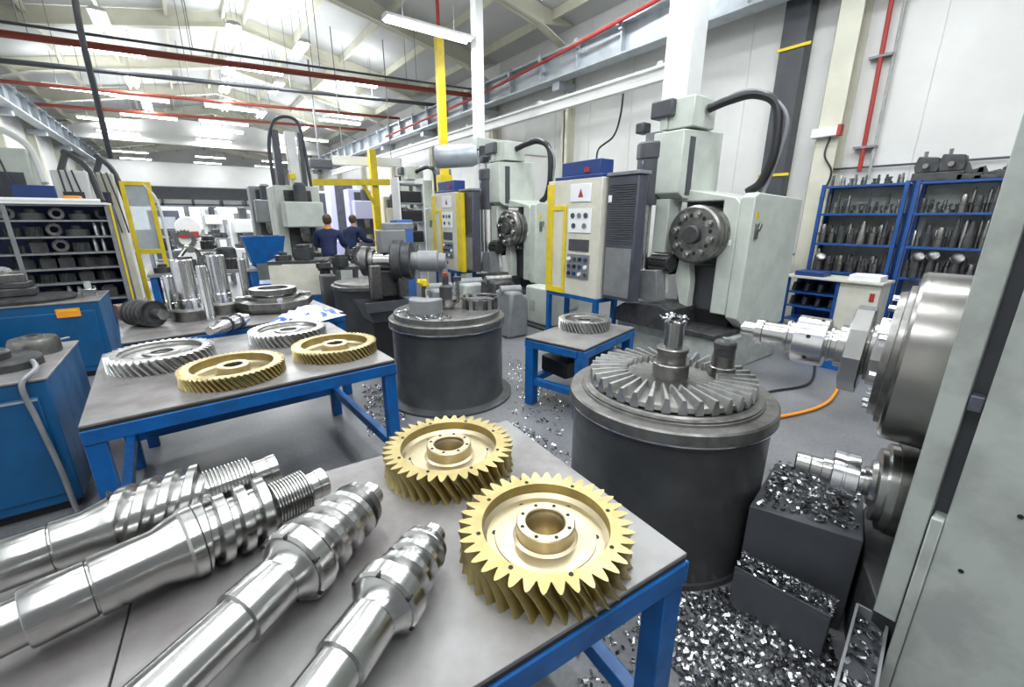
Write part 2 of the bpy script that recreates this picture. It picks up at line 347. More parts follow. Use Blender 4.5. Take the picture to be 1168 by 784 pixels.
for u, v, al, ln in ((124, 58, 'x', 1.5), (408, 95, 'x', 1.2), (296, 80, 'x', 1.2), (262, 77, 'y', 1.4), (264, 40, 'y', 1.4), (341, 58, 'y', 1.4), (150, 92, 'y', 1.5),
                     (257, 99, 'y', 1.5), (315, 101, 'y', 1.5), (160, 112, 'x', 1.6), (168, 121, 'y', 1.6), (258, 121, 'y', 1.6), (298, 131, 'y', 1.2), (171, 133, 'x', 1.8), (256, 140, 'x', 1.8), (395, 133, 'x', 1.3), (347, 146, 'y', 1.3), (115, 24, 'y', 1.3)):
    zz = 5.75 if v < 80 else 5.55
    p = PZ(u, v, zz)
    light_fixture(p, al, 'unseen white fluorescent light added over the near part of the hall', 'fluorescent lights under the roof', ln)
for x, yy in ((-1.5, 1.2), (1.2, 1.2), (3.9, 0.8), (5.2, 2.2), (-1.5, 4.6), (1.2, 4.6), (3.9, 4.4), (6.3, 6.4), (1.2, -1.5), (3.9, -1.8), (-1.5, -1.5)):  # unseen overhead lamps, added to light the near half of the hall
    light_fixture((x, yy, 5.35 if x < 5 else 5.8), 'y', 'unseen white fluorescent light added over the near part of the hall', 'fluorescent lights under the roof', 2.6)
for yy in (19, 24, 29.2, 34.4, 38):  # extra lamp rows added to brighten the far end
    for x in (-1.8, 2.0, 5.6):
        light_fixture((x, yy, 5.3 if yy != 29.2 else 5.6), 'x', 'white fluorescent light added under the roof to brighten the far end', 'added lights brightening the far end', 1.6)

# ================================================================== foreground workbenches
def bench(name, label, loc, rz, w, d, h, seams=(), bar=True, leg=0.07, group=None):
    """steel topped bench; the empty stands under the right-hand front corner"""
    t = thing(name, label, 'workbench', loc, rz, group)
    xs = [-w] + [-s for s in sorted(seams, reverse=True)] + [0]
    for a, b in zip(xs, xs[1:]):
        obj('tabletop_plate', MB().box(a + 0.002, b - 0.002, 0, d, h - 0.012, h), 'plate', t, 0.002)
    obj('top_edging', MB().box(-w + 0.002, -0.002, 0.002, d - 0.002, h - 0.026, h - 0.0122), 'edge', t)
    e = 0.006
    for x0, x1, y0, y1 in ((-w, e, -e, leg * 0.75), (-w, e, d - leg * 0.75, d + e), (-leg * 0.75, e, leg * 0.75, d - leg * 0.75), (-w - e, -w + leg * 0.75, leg * 0.75, d - leg * 0.75)):
        obj('rail', MB().box(x0, x1, y0, y1, h - 0.092, h - 0.0262), 'blue', t, 0.004)
    for x0, y0 in ((-leg, 0), (-w, 0), (-leg, d - leg), (-w, d - leg)):
        obj('leg', MB().box(x0, x0 + leg, y0, y0 + leg, 0, h - 0.0922), 'blue', t, 0.004)
    if bar:
        obj('crossbar', MB().box(-leg * 0.85, -leg * 0.15, leg, d - leg, 0.2, 0.26), 'blue', t, 0.004)
        obj('crossbar', MB().box(-w + leg * 0.15, -w + leg * 0.85, leg, d - leg, 0.2, 0.26), 'blue', t, 0.004)
        obj('crossbar', MB().box(-w + leg, -leg, d - leg * 0.85, d - leg * 0.15, 0.2, 0.26), 'blue', t, 0.004)
    return t
TZ = 0.82
a1 = math.radians(-4.3)
bench('workbench', 'nearest blue workbench with grey steel top carrying four worm shafts', (0.905, 0.462, 0), a1, 1.75, 0.895, TZ, seams=(1.19,))
bench('workbench', 'second blue workbench with bronze and steel gears on its grey top', (0.9, 2.43, 0), math.radians(2.86), 1.4, 1.28, TZ)
bench('workbench', 'third blue workbench behind the gears crowded with steel cylinders', (1.05, 4.05, 0), math.radians(6), 1.55, 1.3, TZ)
bench('workbench', 'small blue stand with one grey steel helical gear on top', (3.33, 2.52, 0), math.radians(14), 0.0001 + 0.95, 0.6, 0.64, leg=0.085)

# ------------------------------------------------------------------ gears
def gear_rim(N, Ro, Rr, Ri, h, twist, prof, throat=0.0, L=6, cham=0.0):
    mb = MB(); P = len(prof); n = N * P; vs = []; fs = []
    for k in range(L + 1):
        t = k / L; z = h * t; tw = twist * (t - 0.5); th = throat * (2 * t - 1) ** 2
        for i in range(N):
            for fr, q in prof:
                a = 2 * PI * (i + fr) / N + tw; r = Rr + (Ro - Rr) * q + th * (0.35 + 0.65 * q)
                if k in (0, L): r -= cham * q
                vs.append((r * math.cos(a), r * math.sin(a), z))
    for k in range(L):
        for j in range(n):
            m = (j + 1) % n; fs.append((k * n + j, k * n + m, (k + 1) * n + m, (k + 1) * n + j))
    b = len(vs)
    for z, tw in ((0, -twist / 2), (h, twist / 2)):
        for i in range(N):
            for fr, q in prof:
                a = 2 * PI * (i + fr) / N + tw; vs.append((Ri * math.cos(a), Ri * math.sin(a), z))
    for j in range(n):
        m = (j + 1) % n
        fs += [(j, b + j, b + m, m), (L * n + j, L * n + m, b + n + m, b + n + j), (b + j, b + n + j, b + n + m, b + m)]
    return mb.add(vs, fs)
SHARP = [(0.0, 0), (0.10, 0), (0.22, 0.36), (0.38, 0.8), (0.50, 1), (0.58, 1), (0.72, 0.8), (0.88, 0.36)]
BLUNT = [(0.0, 0), (0.3, 0), (0.42, 0.5), (0.52, 1), (0.82, 1), (0.92, 0.5)]
def gear(label, loc, rz, group, R, Rr, Ri, h, N, twist, prof, hub, bore, zweb, zhub, m_t, m_w, throat=0.0, holes=(), name='worm_gear', cham=0.0):
    t = thing(name, label, 'gear', loc, rz, group)
    obj('toothed_rim', gear_rim(N, R, Rr, Ri, h, twist, prof, throat, L=8, cham=cham), m_t, t, smooth=28)
    web = obj('web', MB().lathe([(bore, 0.004), (Ri + 0.001, 0.004), (Ri + 0.001, zweb + 0.012), (Ri - 0.012, zweb), (hub + 0.055, zweb), (hub + 0.054, zweb + 0.003), (hub + 0.02, zweb + 0.003), (hub + 0.001, zweb + 0.001), (hub, 0.006)], 72), m_w, t)
    obj('hub', MB().lathe([(bore, 0.003), (bore, zhub - 0.003), (bore + 0.003, zhub), (hub - 0.003, zhub), (hub, zhub - 0.003), (hub, zweb + 0.006), (hub + 0.012, zweb)], 56), m_w, t)
    obj('bore', MB().lathe([(bore + 0.0005, zhub - 0.012), (bore - 0.004, zhub - 0.02), (bore - 0.004, 0.004), (0, 0.004)], 40), m_w if bore > 0.045 else 'hole', t)
    for hr, z, r, k, ph in holes:
        for i in range(k):
            a = ph + 2 * PI * i / k
            obj('bolt_hole', MB().lathe([(0, z + 0.0006), (r * 0.86, z + 0.0006), (r, z + 0.0012), (r * 1.12, z)], 12, Matrix.Translation((hr * math.cos(a), hr * math.sin(a), 0))), 'hole', t)
    return t
HB = ((0.0635, 0.0872, 0.0046, 8, 0.3), (0.130, 0.0442, 0.0075, 6, 0.15), (0.174, 0.0842, 0.0052, 8, 0.2))
g1 = gear('large bronze worm gear nearest the corner of the front workbench', (0.617, 0.692, TZ), 0.2, None, 0.214, 0.187, 0.163, 0.084, 38, -0.22, SHARP, 0.076, 0.05, 0.044, 0.087, 'bronze_t', 'bronze', 0.009, HB)
dup(g1, (0.607, 1.19, TZ), 0.5, 'large bronze worm gear at the back corner of the front workbench')
HS = ()
OCT = 0
g2 = gear('bronze helical gear with narrow hub at front middle of second bench', (0.085, 2.685, TZ), 0.1, None, 0.25, 0.233, 0.197, 0.068, 56, -0.2, BLUNT, 0.08, 0.045, 0.012, 0.066, 'bronze_t', 'bronze', 0.003, HS, 'helical_gear')
dup(g2, (0.648, 2.79, TZ), 0.7, 'bronze helical gear at front right corner of second bench')
g3 = gear('wide steel helical gear at left edge of second bench', (-0.235, 3.2, TZ), 0.1, None, 0.262, 0.234, 0.2, 0.082, 42, -0.22, BLUNT, 0.09, 0.055, 0.06, 0.07, 'gearsteel', 'steel_d', 0, (), 'helical_gear')
dup(g3, (0.47, 3.33, TZ), 0.4, 'steel helical gear behind the bronze ones, right of middle on second bench', scale=(0.95, 0.95, 1.0))
dup(g3, (2.93, 2.8, 0.64), 0.9, 'grey steel helical gear alone on the small blue stand', scale=(0.95, 0.95, 1.15))
# low wedge so the rims touch the bench: nothing to add, they lie flat

# ------------------------------------------------------------------ worm shafts
XA = Matrix(((0, 0, 1, 0), (0, 1, 0, 0), (-1, 0, 0, 0), (0, 0, 0, 1)))     # lathe z -> x
def lx(prof, n=40): return MB().lathe([(r, x) for x, r in prof], n, XA)
def thread(x0, x1, root, crest, pitch, starts, nx, nt=64, root1=None, crest1=None, duty=(0.12, 0.30, 0.62, 0.80), hand=1):
    """ridge profile swept along the helix, cut flat at both ends"""
    mb = MB(); vs = []; fs = []; root1 = root1 or root; crest1 = crest1 or crest
    a, b, c, d = duty
    prof = [(a, 0), (a + (b - a) * 0.7, 0.82), (b, 1), ((b + c) / 2, 1), (c, 1), (d - (d - c) * 0.7, 0.82), (d, 0), ((d + 1 + a) / 2, 0)]
    P = len(prof); n = int(math.ceil((x1 - x0) / pitch)) + 2 * starts + 1
    rows = n * P; lead = pitch * starts
    for j in range(nt):
        for i in range(rows):
            k, q = divmod(i, P); x = x0 + (k - starts + prof[q][0]) * pitch + hand * lead * j / nt
            xc = min(x1, max(x0, x)); t = (xc - x0) / (x1 - x0); h = prof[q][1]
            if x < x0 - pitch or x > x1 + pitch: h = 0
            r = (root + (root1 - root) * t) * (1 - h) + (crest + (crest1 - crest) * t) * h; an = 2 * PI * j / nt
            vs.append((xc, r * math.cos(an), r * math.sin(an)))
    for j in range(nt):
        k = (j + 1) % nt; s = 0 if k else hand * starts * P
        for i in range(rows - 1):
            if not (0 <= i + s and i + 1 + s < rows): continue
            q = (j * rows + i, j * rows + i + 1, k * rows + i + 1 + s, k * rows + i + s)
            if max(abs(vs[q[0]][0] - vs[m][0]) for m in q[1:]) < 1e-9 and vs[q[0]][0] in (x0, x1) and prof[i % P][1] == 0 == prof[(i + 1) % P][1]: continue
            fs.append(q)
    mb.add(vs, fs)
    mb.lathe([(0, x0), (root, x0), (root, x0 + 0.001)], nt, XA); mb.lathe([(0, x1), (root1, x1), (root1, x1 - 0.001)], nt, XA)
    return mb
def rings(x0, x1, r0, r1, n):
    pr = [(x0, 0)]; st = (x1 - x0) / n
    for i in range(n): a = x0 + i * st; pr += [(a, r0), (a + st * 0.3, r1), (a + st * 0.6, r1), (a + st * 0.9, r0)]
    return pr + [(x1, r0), (x1, 0)]
def worm(label, tip, ang, rmax, build):
    t = thing('worm_shaft', label, 'worm shaft', (tip[0], tip[1], TZ + rmax), ang)
    build(t); return t
def long_worm(L, rs, rt, starts, pitch, e1, e2, e3, e4, collar):
    def b(t):
        st = -e1
        obj('shank', lx([(-L, 0), (-L, rs * 0.80), (-e4 - 0.1, rs * 0.80), (-e4 - 0.1, rs * 0.95), (-e4 - 0.097, rs * 0.98), (-e4 - 0.006, rs * 0.98), (-e4 - 0.004, rs * 0.93), (-e4 - 0.001, rs * 0.93), (-e4, rs * 1.04), (-e4 + 0.003, rs * 1.06), (-e1 - 0.05, rs * 1.06), (-e1 - 0.015, rs * 1.25), (-e1, rs * 1.3), (-e1, 0)]), 'steel_x', t)
        if collar: obj('collar', lx([(-e1, 0), (-e1, rt * 0.96), (-e1 + 0.006, rt * 1.02), (-e1 + 0.028, rt * 1.02), (-e1 + 0.032, rt * 0.97), (-e1 + 0.032, 0)]), 'steel_x', t)
        obj('worm_thread', thread(-e1 + (0.032 if collar else 0), -e2, rt * 0.76, rt, pitch, starts, 150, hand=-1, duty=(0.06, 0.2, 0.66, 0.8) if starts < 3 else (0.1, 0.28, 0.66, 0.84)), 'steel_x', t, smooth=40)
        obj('fine_thread', lx(rings(-e2, -e3, rt * 0.62, rt * 0.70, 13)), 'steel_x', t)
        obj('journal', lx([(-e3, 0), (-e3, rt * 0.40), (-e3 + 0.008, rt * 0.47), (-0.028, rt * 0.47), (-0.026, rt * 0.50), (-0.003, rt * 0.50), (0, rt * 0.46), (0, 0)]), 'steel_x', t)
    return b
def rot_tip(p, z):
    q = PZ(*p, z); return (q.x, q.y)
worm('steel worm shaft farthest back on front bench, with many steep thread starts', (0.105, 1.37), math.radians(4.5), 0.088, long_worm(0.72, 0.058, 0.088, 4, 0.05, 0.375, 0.185, 0.07, 0.48, False)).rotation_euler[2] = math.radians(7.5)
worm('long steel worm shaft with wide collar, second from the back on front bench', (0.207, 1.215), math.radians(13.0), 0.084, long_worm(0.78, 0.061, 0.084, 1, 0.046, 0.345, 0.155, 0.056, 0.50, True))
def short_worm(L, rs, rt, rc, s_neck, s_col, s_thr, s_tip, pitch):
    def b(t):
        obj('shank', lx([(-L, 0), (-L, rs * 0.86), (-s_neck - 0.09 - 0.003, rs * 0.86), (-s_neck - 0.09, rs), (-s_neck, rs), (-s_neck + 0.004, rs * 0.97), (-s_col - 0.02, rs * 1.03), (-s_col - 0.004, rs * 1.22), (-s_col, rs * 1.35), (-s_col, 0)]), 'steel_x', t)
        c = obj('collar', lx([(-s_col, 0), (-s_col, rc * 0.93), (-s_col + 0.006, rc), (-s_col + 0.04, rc), (-s_col + 0.046, rc * 0.9), (-s_col + 0.046, 0)], 48), 'steel_x', t)
        for k in range(6):
            a = 2 * PI * k / 6 + 0.5; cs, sn = math.cos(a), math.sin(a)
            obj('slot', MB().cyl((-s_col - 0.0006, (rc - 0.006) * cs, (rc - 0.006) * sn), (-s_col + 0.012, (rc - 0.0045) * cs, (rc - 0.0045) * sn), 0.0055, n=10), 'hole', c)
        obj('worm_thread', thread(-s_col + 0.046, -s_thr, rt * 0.76, rt, pitch, 1, 110, 64, root1=rt * 0.66, crest1=rt * 0.86), 'steel_x', t, smooth=45)
        obj('fine_thread', lx(rings(-s_thr, -s_tip, rt * 0.70, rt * 0.78, 5)), 'steel_x', t)
        obj('journal', lx([(-s_tip, 0), (-s_tip, rt * 0.42), (-0.003, rt * 0.42), (0, rt * 0.38), (0, 0)]), 'steel_x', t)
    return b
worm('steel worm shaft with slotted collar, in the middle of the front bench', (0.302, 1.068), math.radians(34.6), 0.088, short_worm(0.66, 0.056, 0.083, 0.088, 0.33, 0.292, 0.075, 0.05, 0.05))
worm('shortest steel worm shaft lying beside the nearest bronze gear', (0.376, 0.832), math.radians(35.1), 0.078, short_worm(0.52, 0.052, 0.068, 0.078, 0.26, 0.225, 0.062, 0.042, 0.043))
# shaft between the gears on the second bench
t = thing('stepped_shaft', 'short polished stepped shaft lying among gears at back of second bench', 'shaft', (*PZ(281, 363, 0.88).xy, TZ + 0.062), math.radians(52))
obj('body', lx([(-0.42, 0), (-0.42, 0.03), (-0.33, 0.032), (-0.3, 0.05), (-0.14, 0.05), (-0.14, 0.056), (-0.075, 0.056), (-0.07, 0.034), (0, 0.034), (0, 0)], 28), 'steel_b', t)
obj('clamp_ring', lx([(-0.24, 0.048), (-0.24, 0.062), (-0.23, 0.062), (-0.23, 0.048)], 28).add(*(lambda q: (q.v, q.f))(lx([(-0.13, 0.05), (-0.13, 0.062), (-0.115, 0.062), (-0.115, 0.05)], 28))), 'iron', t)

# ------------------------------------------------------------------ big drum table with bevel gear
DC = Vector((1.867, 1.174, 0))
t = thing('rotary_table', 'nearest big charcoal drum table carrying the toothed steel crown gear', 'machine table', DC)
obj('drum_body', MB().lathe([(0, 0), (0.485, 0), (0.485, 0.03), (0.478, 0.04), (0.478, 0.712), (0.482, 0.718), (0.482, 0.75)], 96), 'drum', t)
obj('rim', MB().lathe([(0.478, 0.75), (0.498, 0.75), (0.502, 0.756), (0.50, 0.80), (0.492, 0.808), (0.44, 0.808), (0.436, 0.818), (0.43, 0.82), (0.43, 0.828), (0.41, 0.83), (0.40, 0.838), (0, 0.838)], 96), 'drumtop', t)
obj('bright_edge', MB().lathe([(0.480, 0.742), (0.5025, 0.744), (0.5025, 0.752), (0.480, 0.752)], 96), 'steel_b', t)
t = thing('crown_gear', 'large steel crown gear with thick radial teeth on charcoal drum', 'gear', (DC.x, DC.y, 0.838))
obj('gear_body', MB().lathe([(0, 0), (0.375, 0), (0.395, 0.014), (0.385, 0.032), (0.26, 0.052), (0.23, 0.04), (0, 0.04)], 80), 'steel_d', t)
def bevel_tooth(a):
    r0, r1 = 0.215, 0.398; h0, h1 = 0.026, 0.048; z0, z1 = 0.050, 0.024
    vs = []
    for r, z, h, w in ((r0, z0, h0, 0.0095), (r1, z1, h1, 0.0190)):
        vs += [(r, -w, z - 0.02), (r, w, z - 0.02), (r, w, z + 0.002), (r, w * 0.42, z + h), (r, -w * 0.42, z + h), (r, -w, z + 0.002)]
    fs = [(0, 1, 2, 3, 4, 5), (6, 7, 8, 9, 10, 11)] + [(i, (i + 1) % 6, 6 + (i + 1) % 6, 6 + i) for i in range(6)]
    return MB().add(vs, fs, Matrix.Rotation(a, 4, 'Z') @ Matrix.Translation((0.31, 0, 0)) @ Matrix.Rotation(0.18, 4, 'Z') @ Matrix.Translation((-0.31, 0, 0)))
for i in range(36): obj('tooth', bevel_tooth(2 * PI * i / 36), 'gearsteel', t)
# arbor in the middle and stub post on the drum
t = thing('arbor', 'tall stepped steel arbor in middle of the crown gear, chips on top', 'arbor', (DC.x, DC.y, 0.878))
obj('collar', MB().lathe([(0, 0), (0.088, 0), (0.088, 0.07), (0.083, 0.076), (0, 0.076)], 40), 'steel_d', t)
obj('nut', MB().lathe([(0, 0.076), (0.069, 0.076), (0.071, 0.08), (0.071, 0.13), (0.078, 0.134), (0.078, 0.15), (0.074, 0.154), (0, 0.154)], 40), 'steel_d', t)
obj('spindle', MB().lathe([(0, 0.154), (0.046, 0.154), (0.046, 0.27), (0.052, 0.272), (0.052, 0.284), (0, 0.284)], 36), 'steel', t)
t = thing('stub_arbor', 'short black ringed stub arbor at right of the tall one', 'arbor', (*PZ(823, 424, 0.9).xy, 0.878))
obj('base_ring', MB().lathe([(0, 0), (0.062, 0), (0.062, 0.05), (0.055, 0.054), (0.055, 0.11), (0, 0.11)], 32), 'steel_d', t)
obj('sleeve', MB().lathe([(0, 0.11), (0.05, 0.11), (0.05, 0.145), (0.053, 0.148), (0.053, 0.175), (0.046, 0.185), (0, 0.185)], 32), 'iron', t)
obj('screw', MB().lathe([(0, 0.185), (0.02, 0.185), (0.02, 0.2), (0, 0.2)], 6), 'steel_b', t)

# ------------------------------------------------------------------ chips
def chips(name, label, pts, size, n_m='chip', loc=None):
    """pts: list of (x,y,z); every chip a short curled sliver with real thickness"""
    mb = MB()
    for x, y, z in pts:
        L = size * random.uniform(0.5, 1.7); w = size * random.uniform(0.14, 0.32); th = size * 0.045; c = random.uniform(-2.2, 2.2)
        m = Matrix.Translation((x, y, z)) @ Matrix.Rotation(random.uniform(0, 6.28), 4, 'Z') @ Matrix.Rotation(random.gauss(0, 0.5), 4, 'X') @ Matrix.Rotation(random.gauss(0, 0.4), 4, 'Y')
        n = 3; vs = []; R = L / max(abs(c), 0.3) * (1 if c >= 0 else -1)
        for i in range(n + 1):
            a = L / R * (i / n - 0.5); px = R * math.sin(a); pz = R * (1 - math.cos(a))
            vs += [(px, -w, pz), (px, w, pz), (px, w, pz + th), (px, -w, pz + th)]
        fs = [(0, 1, 2, 3), (n * 4, n * 4 + 3, n * 4 + 2, n * 4 + 1)]
        for i in range(n):
            for j in range(4): k = (j + 1) % 4; fs.append((i * 4 + j, (i + 1) * 4 + j, (i + 1) * 4 + k, i * 4 + k))
        mb.add(vs, fs, m)
    return single(name, mb, n_m, label, 'chips', loc, None, 0, 'stuff')
def in_poly(poly):
    xs = [p[0] for p in poly]; ys = [p[1] for p in poly]
    while True:
        x = random.uniform(min(xs), max(xs)); y = random.uniform(min(ys), max(ys)); c = False
        for i in range(len(poly)):
            a, b = poly[i], poly[i - 1]
            if (a[1] > y) != (b[1] > y) and x < (b[0] - a[0]) * (y - a[1]) / (b[1] - a[1]) + a[0]: c = not c
        if c: return x, y
def outside_drum(p): return (p[0] - DC.x) ** 2 + (p[1] - DC.y) ** 2 > 0.5 ** 2
pl = poly_at([(775, 680), (860, 672), (950, 730), (955, 810), (790, 840), (765, 745)], 0)
pts = []
while len(pts) < 1700:
    x, y = in_poly(pl)
    if outside_drum((x, y)): pts.append((x, y, 0.004 + random.random() ** 2 * 0.03))
chips('metal_chips', 'heap of bright curled metal chips on the floor below the drum', pts, 0.024)
pl = poly_at([(680, 690), (770, 690), (760, 800), (640, 800)], 0)
chips('metal_chips', 'loose bright chips scattered on floor under the front bench corner', [(*in_poly(pl), 0.004) for _ in range(160)], 0.022)
pl = poly_at([(590, 480), (650, 520), (640, 600), (560, 500)], 0) ; pl2 = poly_at([(580, 400), (650, 465), (640, 500), (580, 470)], 0)
pts = [p + (0.004,) for p in (in_poly(pl) for _ in range(420)) if outside_drum(p)] + [p + (0.004,) for p in (in_poly(pl2) for _ in range(260)) if (p[0] - 1.847) ** 2 + (p[1] - 3.529) ** 2 > 0.65 ** 2]
chips('metal_chips', 'bright chips strewn on the floor between the two charcoal drums', pts, 0.024)
pl = poly_at([(415, 440), (455, 440), (470, 475), (420, 500)], 0)
chips('metal_chips', 'bright chips on floor between the second bench and its neighbouring drum', [p + (0.004,) for p in (in_poly(pl) for _ in range(400)) if (p[0] - 1.847) ** 2 + (p[1] - 3.529) ** 2 > 0.6 ** 2], 0.026)
chips('metal_chips', 'clump of bright chips on top of the tall arbor', [(DC.x + random.gauss(0, 0.022), DC.y + random.gauss(0, 0.022), 1.163 + abs(random.gauss(0, 0.014))) for _ in range(60)], 0.028)

# stepped chip trough beside the drum
t = thing('chip_trough', 'black stepped chip trough full of chips between drum and grey machine', 'chip trough', (1.95, 0.45, 0))
A = PZ(855, 577, 0.45); B = PZ(985, 618, 0.45); C_ = PZ(985, 548, 0.45); D_ = PZ(885, 528, 0.45)
obj('upper_box', MB().prism([A.xy, B.xy, C_.xy, D_.xy], 0.0, 0.45), 'dgrey', t, 0.004, w=True)
A2 = PZ(838, 647, 0.22); B2 = PZ(948, 705, 0.22); C2 = PZ(975, 690, 0.22)
n = ((B2 - A2).xy.normalized()); off = Vector((n.y, -n.x)) * 0.14
if (off.dot(A.xy - A2.xy)) < 0: off = -off
obj('lower_step', MB().prism([A2.xy, B2.xy, B2.xy + off, A2.xy + off], 0.0, 0.205), 'dgrey', t, 0.004, w=True)
obj('lower_lip', MB().prism([A2.xy, B2.xy, B2.xy + off * 0.05, A2.xy + off * 0.05], 0.205, 0.222), 'dgrey', t, w=True)
def quad_pts(P, n, z0, dz):
    out = []
    for _ in range(n):
        a, b = random.random(), random.random(); p = P[0].lerp(P[1], a).lerp(P[3].lerp(P[2], a), b); out.append((p[0], p[1], z0 + random.random() ** 2 * dz))
    return out
chips('metal_chips', 'bright chips heaped on top of the black chip trough', quad_pts([A.xy.lerp(C_.xy, 0.08), B.xy.lerp(D_.xy, 0.08), C_.xy, D_.xy], 420, 0.453, 0.025), 0.024)
chips('metal_chips', 'row of bright chips on lower step of the black trough', quad_pts([A2.xy + off * 0.12, B2.xy + off * 0.12, B2.xy + off * 0.8, A2.xy + off * 0.8], 300, 0.21, 0.03), 0.02)

# ------------------------------------------------------------------ near grey machine at the right edge
NX = 1.6
def yy(u, v=440): return PX(u, v, NX).y
t = thing('gear_cutting_machine', 'large pale grey machine column cut off by right edge', 'machine', (2.2, -0.5, 0))
ye, yg, yp = yy(1073), yy(1109), yy(1131)
obj('column_panel', MB().box(NX - 0.01, 3.0, -1.6, yp, 0.0, 3.0), 'greend', t, 0.004, w=True)
obj('slide_way', MB().box(NX, NX + 0.25, yg, ye, 0.42, 3.0), 'greend', t, 0.003, w=True)
obj('way_groove', MB().box(NX + 0.045, NX + 0.3, yp + 0.0005, yg - 0.0005, 0.42, 3.0), 'dgrey', t, w=True)
obj('column_back', MB().box(NX + 0.3, 3.0, yp, ye - 0.02, 0.0, 3.0), 'dgrey', t, w=True)
zb = PX(1072, 592, NX).z
ob = PX(1015, 740, NX).y
obj('foot_block', MB().box(NX - 0.012, NX + 0.2, yp + 0.001, PX(1030, 690, NX).y, 0.0, zb), 'greend', t, 0.004, w=True)
kb = PX(1118, 463, NX)
obj('clamp_block', MB().box(NX - 0.0, NX + 0.044, yp + 0.002, yg - 0.002, kb.z - 0.022, kb.z + 0.022), 'louver', t, 0.004, w=True)
for u, v in ((1096, 652), (1164, 590)):
    q = PX(u, v, NX - 0.012); obj('screw_hole', MB().cyl((NX - 0.0125, q.y, q.z), (NX + 0.0, q.y, q.z), 0.006, n=14), 'hole', t, w=True)
# upper spindle: chuck is part of the machine, the arbor in it is not
def ylathe(p0, p1, prof, n=56):
    d = (Vector(p1) - Vector(p0)); return MB().lathe([(r, s * d.length) for s, r in prof], n, axis_m(p0, d))
S0 = Vector((2.112, 0.17, 1.148)); S1 = Vector((1.982, 0.925, 1.165))
du = (S1 - S0).normalized()
def seg(base, direction, prof, n=56): return MB().lathe(prof, n, axis_m(base, direction))
obj('faceplate', seg(S0 - du * 0.07, du, [(0, 0), (0.325, 0), (0.325, 0.055), (0.315, 0.06), (0, 0.06)], 80), 'steel_d', t, w=True)
obj('chuck', seg(S0 + du * 0.0, du, [(0, 0), (0.312, 0), (0.315, 0.004), (0.315, 0.19), (0.308, 0.2), (0.28, 0.205), (0, 0.205)], 80), 'steel_m', t, w=True)
obj('chuck_flange', seg(S0 + du * 0.2, du, [(0, 0), (0.262, 0), (0.262, 0.02), (0.24, 0.024), (0.235, 0.045), (0, 0.045)], 64), 'steel_d', t, w=True)
o1 = du.orthogonal().normalized(); o2 = du.cross(o1)
for k in range(10):
    a = 2 * PI * k / 10; q = S0 + du * 0.2445 + (o1 * math.cos(a) + o2 * math.sin(a)) * 0.212
    obj('bolt', MB().cyl(q, q + du * 0.02, 0.012, n=6), 'steel_b', t, w=True)
t2 = thing('cutter_arbor', 'horizontal steel cutter arbor with clamped collars held in the upper chuck', 'arbor', S0 + du * 0.2005)
s0 = S0 + du * 0.2005
obj('mounting_block', seg(s0 + du * 0.0455, du, [(0, 0), (0.135, 0), (0.135, 0.03), (0, 0.03)], 8), 'steel', t2, w=True)
obj('spacer', seg(s0 + du * 0.0755, du, [(0, 0), (0.115, 0), (0.115, 0.012), (0.1, 0.015), (0.1, 0.0205), (0, 0.0205)], 40), 'steel_d', t2, w=True)
obj('disc_cutter', seg(s0 + du * 0.096, du, [(0, 0), (0.168, 0), (0.172, 0.004), (0.172, 0.056), (0.168, 0.06), (0, 0.06)], 10), 'steel', t2, w=True)
obj('shaft', seg(s0 + du * 0.156, du, [(0, 0), (0.085, 0), (0.085, 0.03), (0.066, 0.034), (0.066, 0.05), (0.072, 0.052), (0.072, 0.06), (0.058, 0.064), (0.058, 0.18), (0.066, 0.184), (0.066, 0.2), (0.072, 0.203), (0.072, 0.212), (0.05, 0.216), (0.048, 0.30), (0.056, 0.302), (0.056, 0.33), (0.036, 0.333), (0.036, 0.385), (0.03, 0.392), (0, 0.392)], 40), 'steel', t2, w=True)
cl = obj('clamp_collar', seg(s0 + du * 0.225, du, [(0.055, 0), (0.096, 0), (0.1, 0.004), (0.1, 0.106), (0.096, 0.11), (0.055, 0.11)], 48), 'steel_b', t2, w=True)
for a in (2.55, 3.2, 1.7):
    dd = (Vector((-0.8, -0.5, 0.33)) if a == 2.55 else Vector((-0.85, -0.2, -0.55)) if a == 3.2 else Vector((-0.3, -0.1, 0.95))); dd = (dd - du * dd.dot(du)).normalized(); q = s0 + du * (0.28 if a != 1.7 else 0.25) + dd * 0.0975
    o = obj('set_screw', MB().cyl(q, q + dd * 0.0035, 0.008, n=14), 'hole', t2, w=True)
# lower spindle
L0 = Vector((2.155, 0.2, 0.60)); L1 = Vector((2.03, 0.64, 0.60)); dl = (L1 - L0).normalized()
obj('lower_chuck', seg(L0 - dl * 0.12, dl, [(0, 0), (0.23, 0), (0.23, 0.05), (0.2, 0.06), (0.2, 0.14), (0.215, 0.145), (0.215, 0.165), (0.185, 0.17), (0.185, 0.22), (0, 0.22)], 48), 'steel_d', t, w=True)
t3 = thing('lower_arbor', 'small stepped steel arbor held low above the chip trough', 'arbor', L0 + dl * 0.1005)
obj('flange', seg(L0 + dl * 0.1005, dl, [(0, 0), (0.178, 0), (0.178, 0.026), (0.15, 0.03), (0.15, 0.05), (0.1, 0.055), (0.09, 0.07), (0.06, 0.075), (0.06, 0.09), (0, 0.09)], 40), 'steel', t3, w=True)
obj('roller', seg(L0 + dl * 0.1905, dl, [(0, 0), (0.05, 0), (0.05, 0.015), (0.096, 0.017), (0.1, 0.02), (0.1, 0.06), (0.096, 0.063), (0.096, 0.068), (0.1, 0.072), (0.1, 0.105), (0.096, 0.108), (0, 0.108)], 40), 'steel_b', t3, w=True)
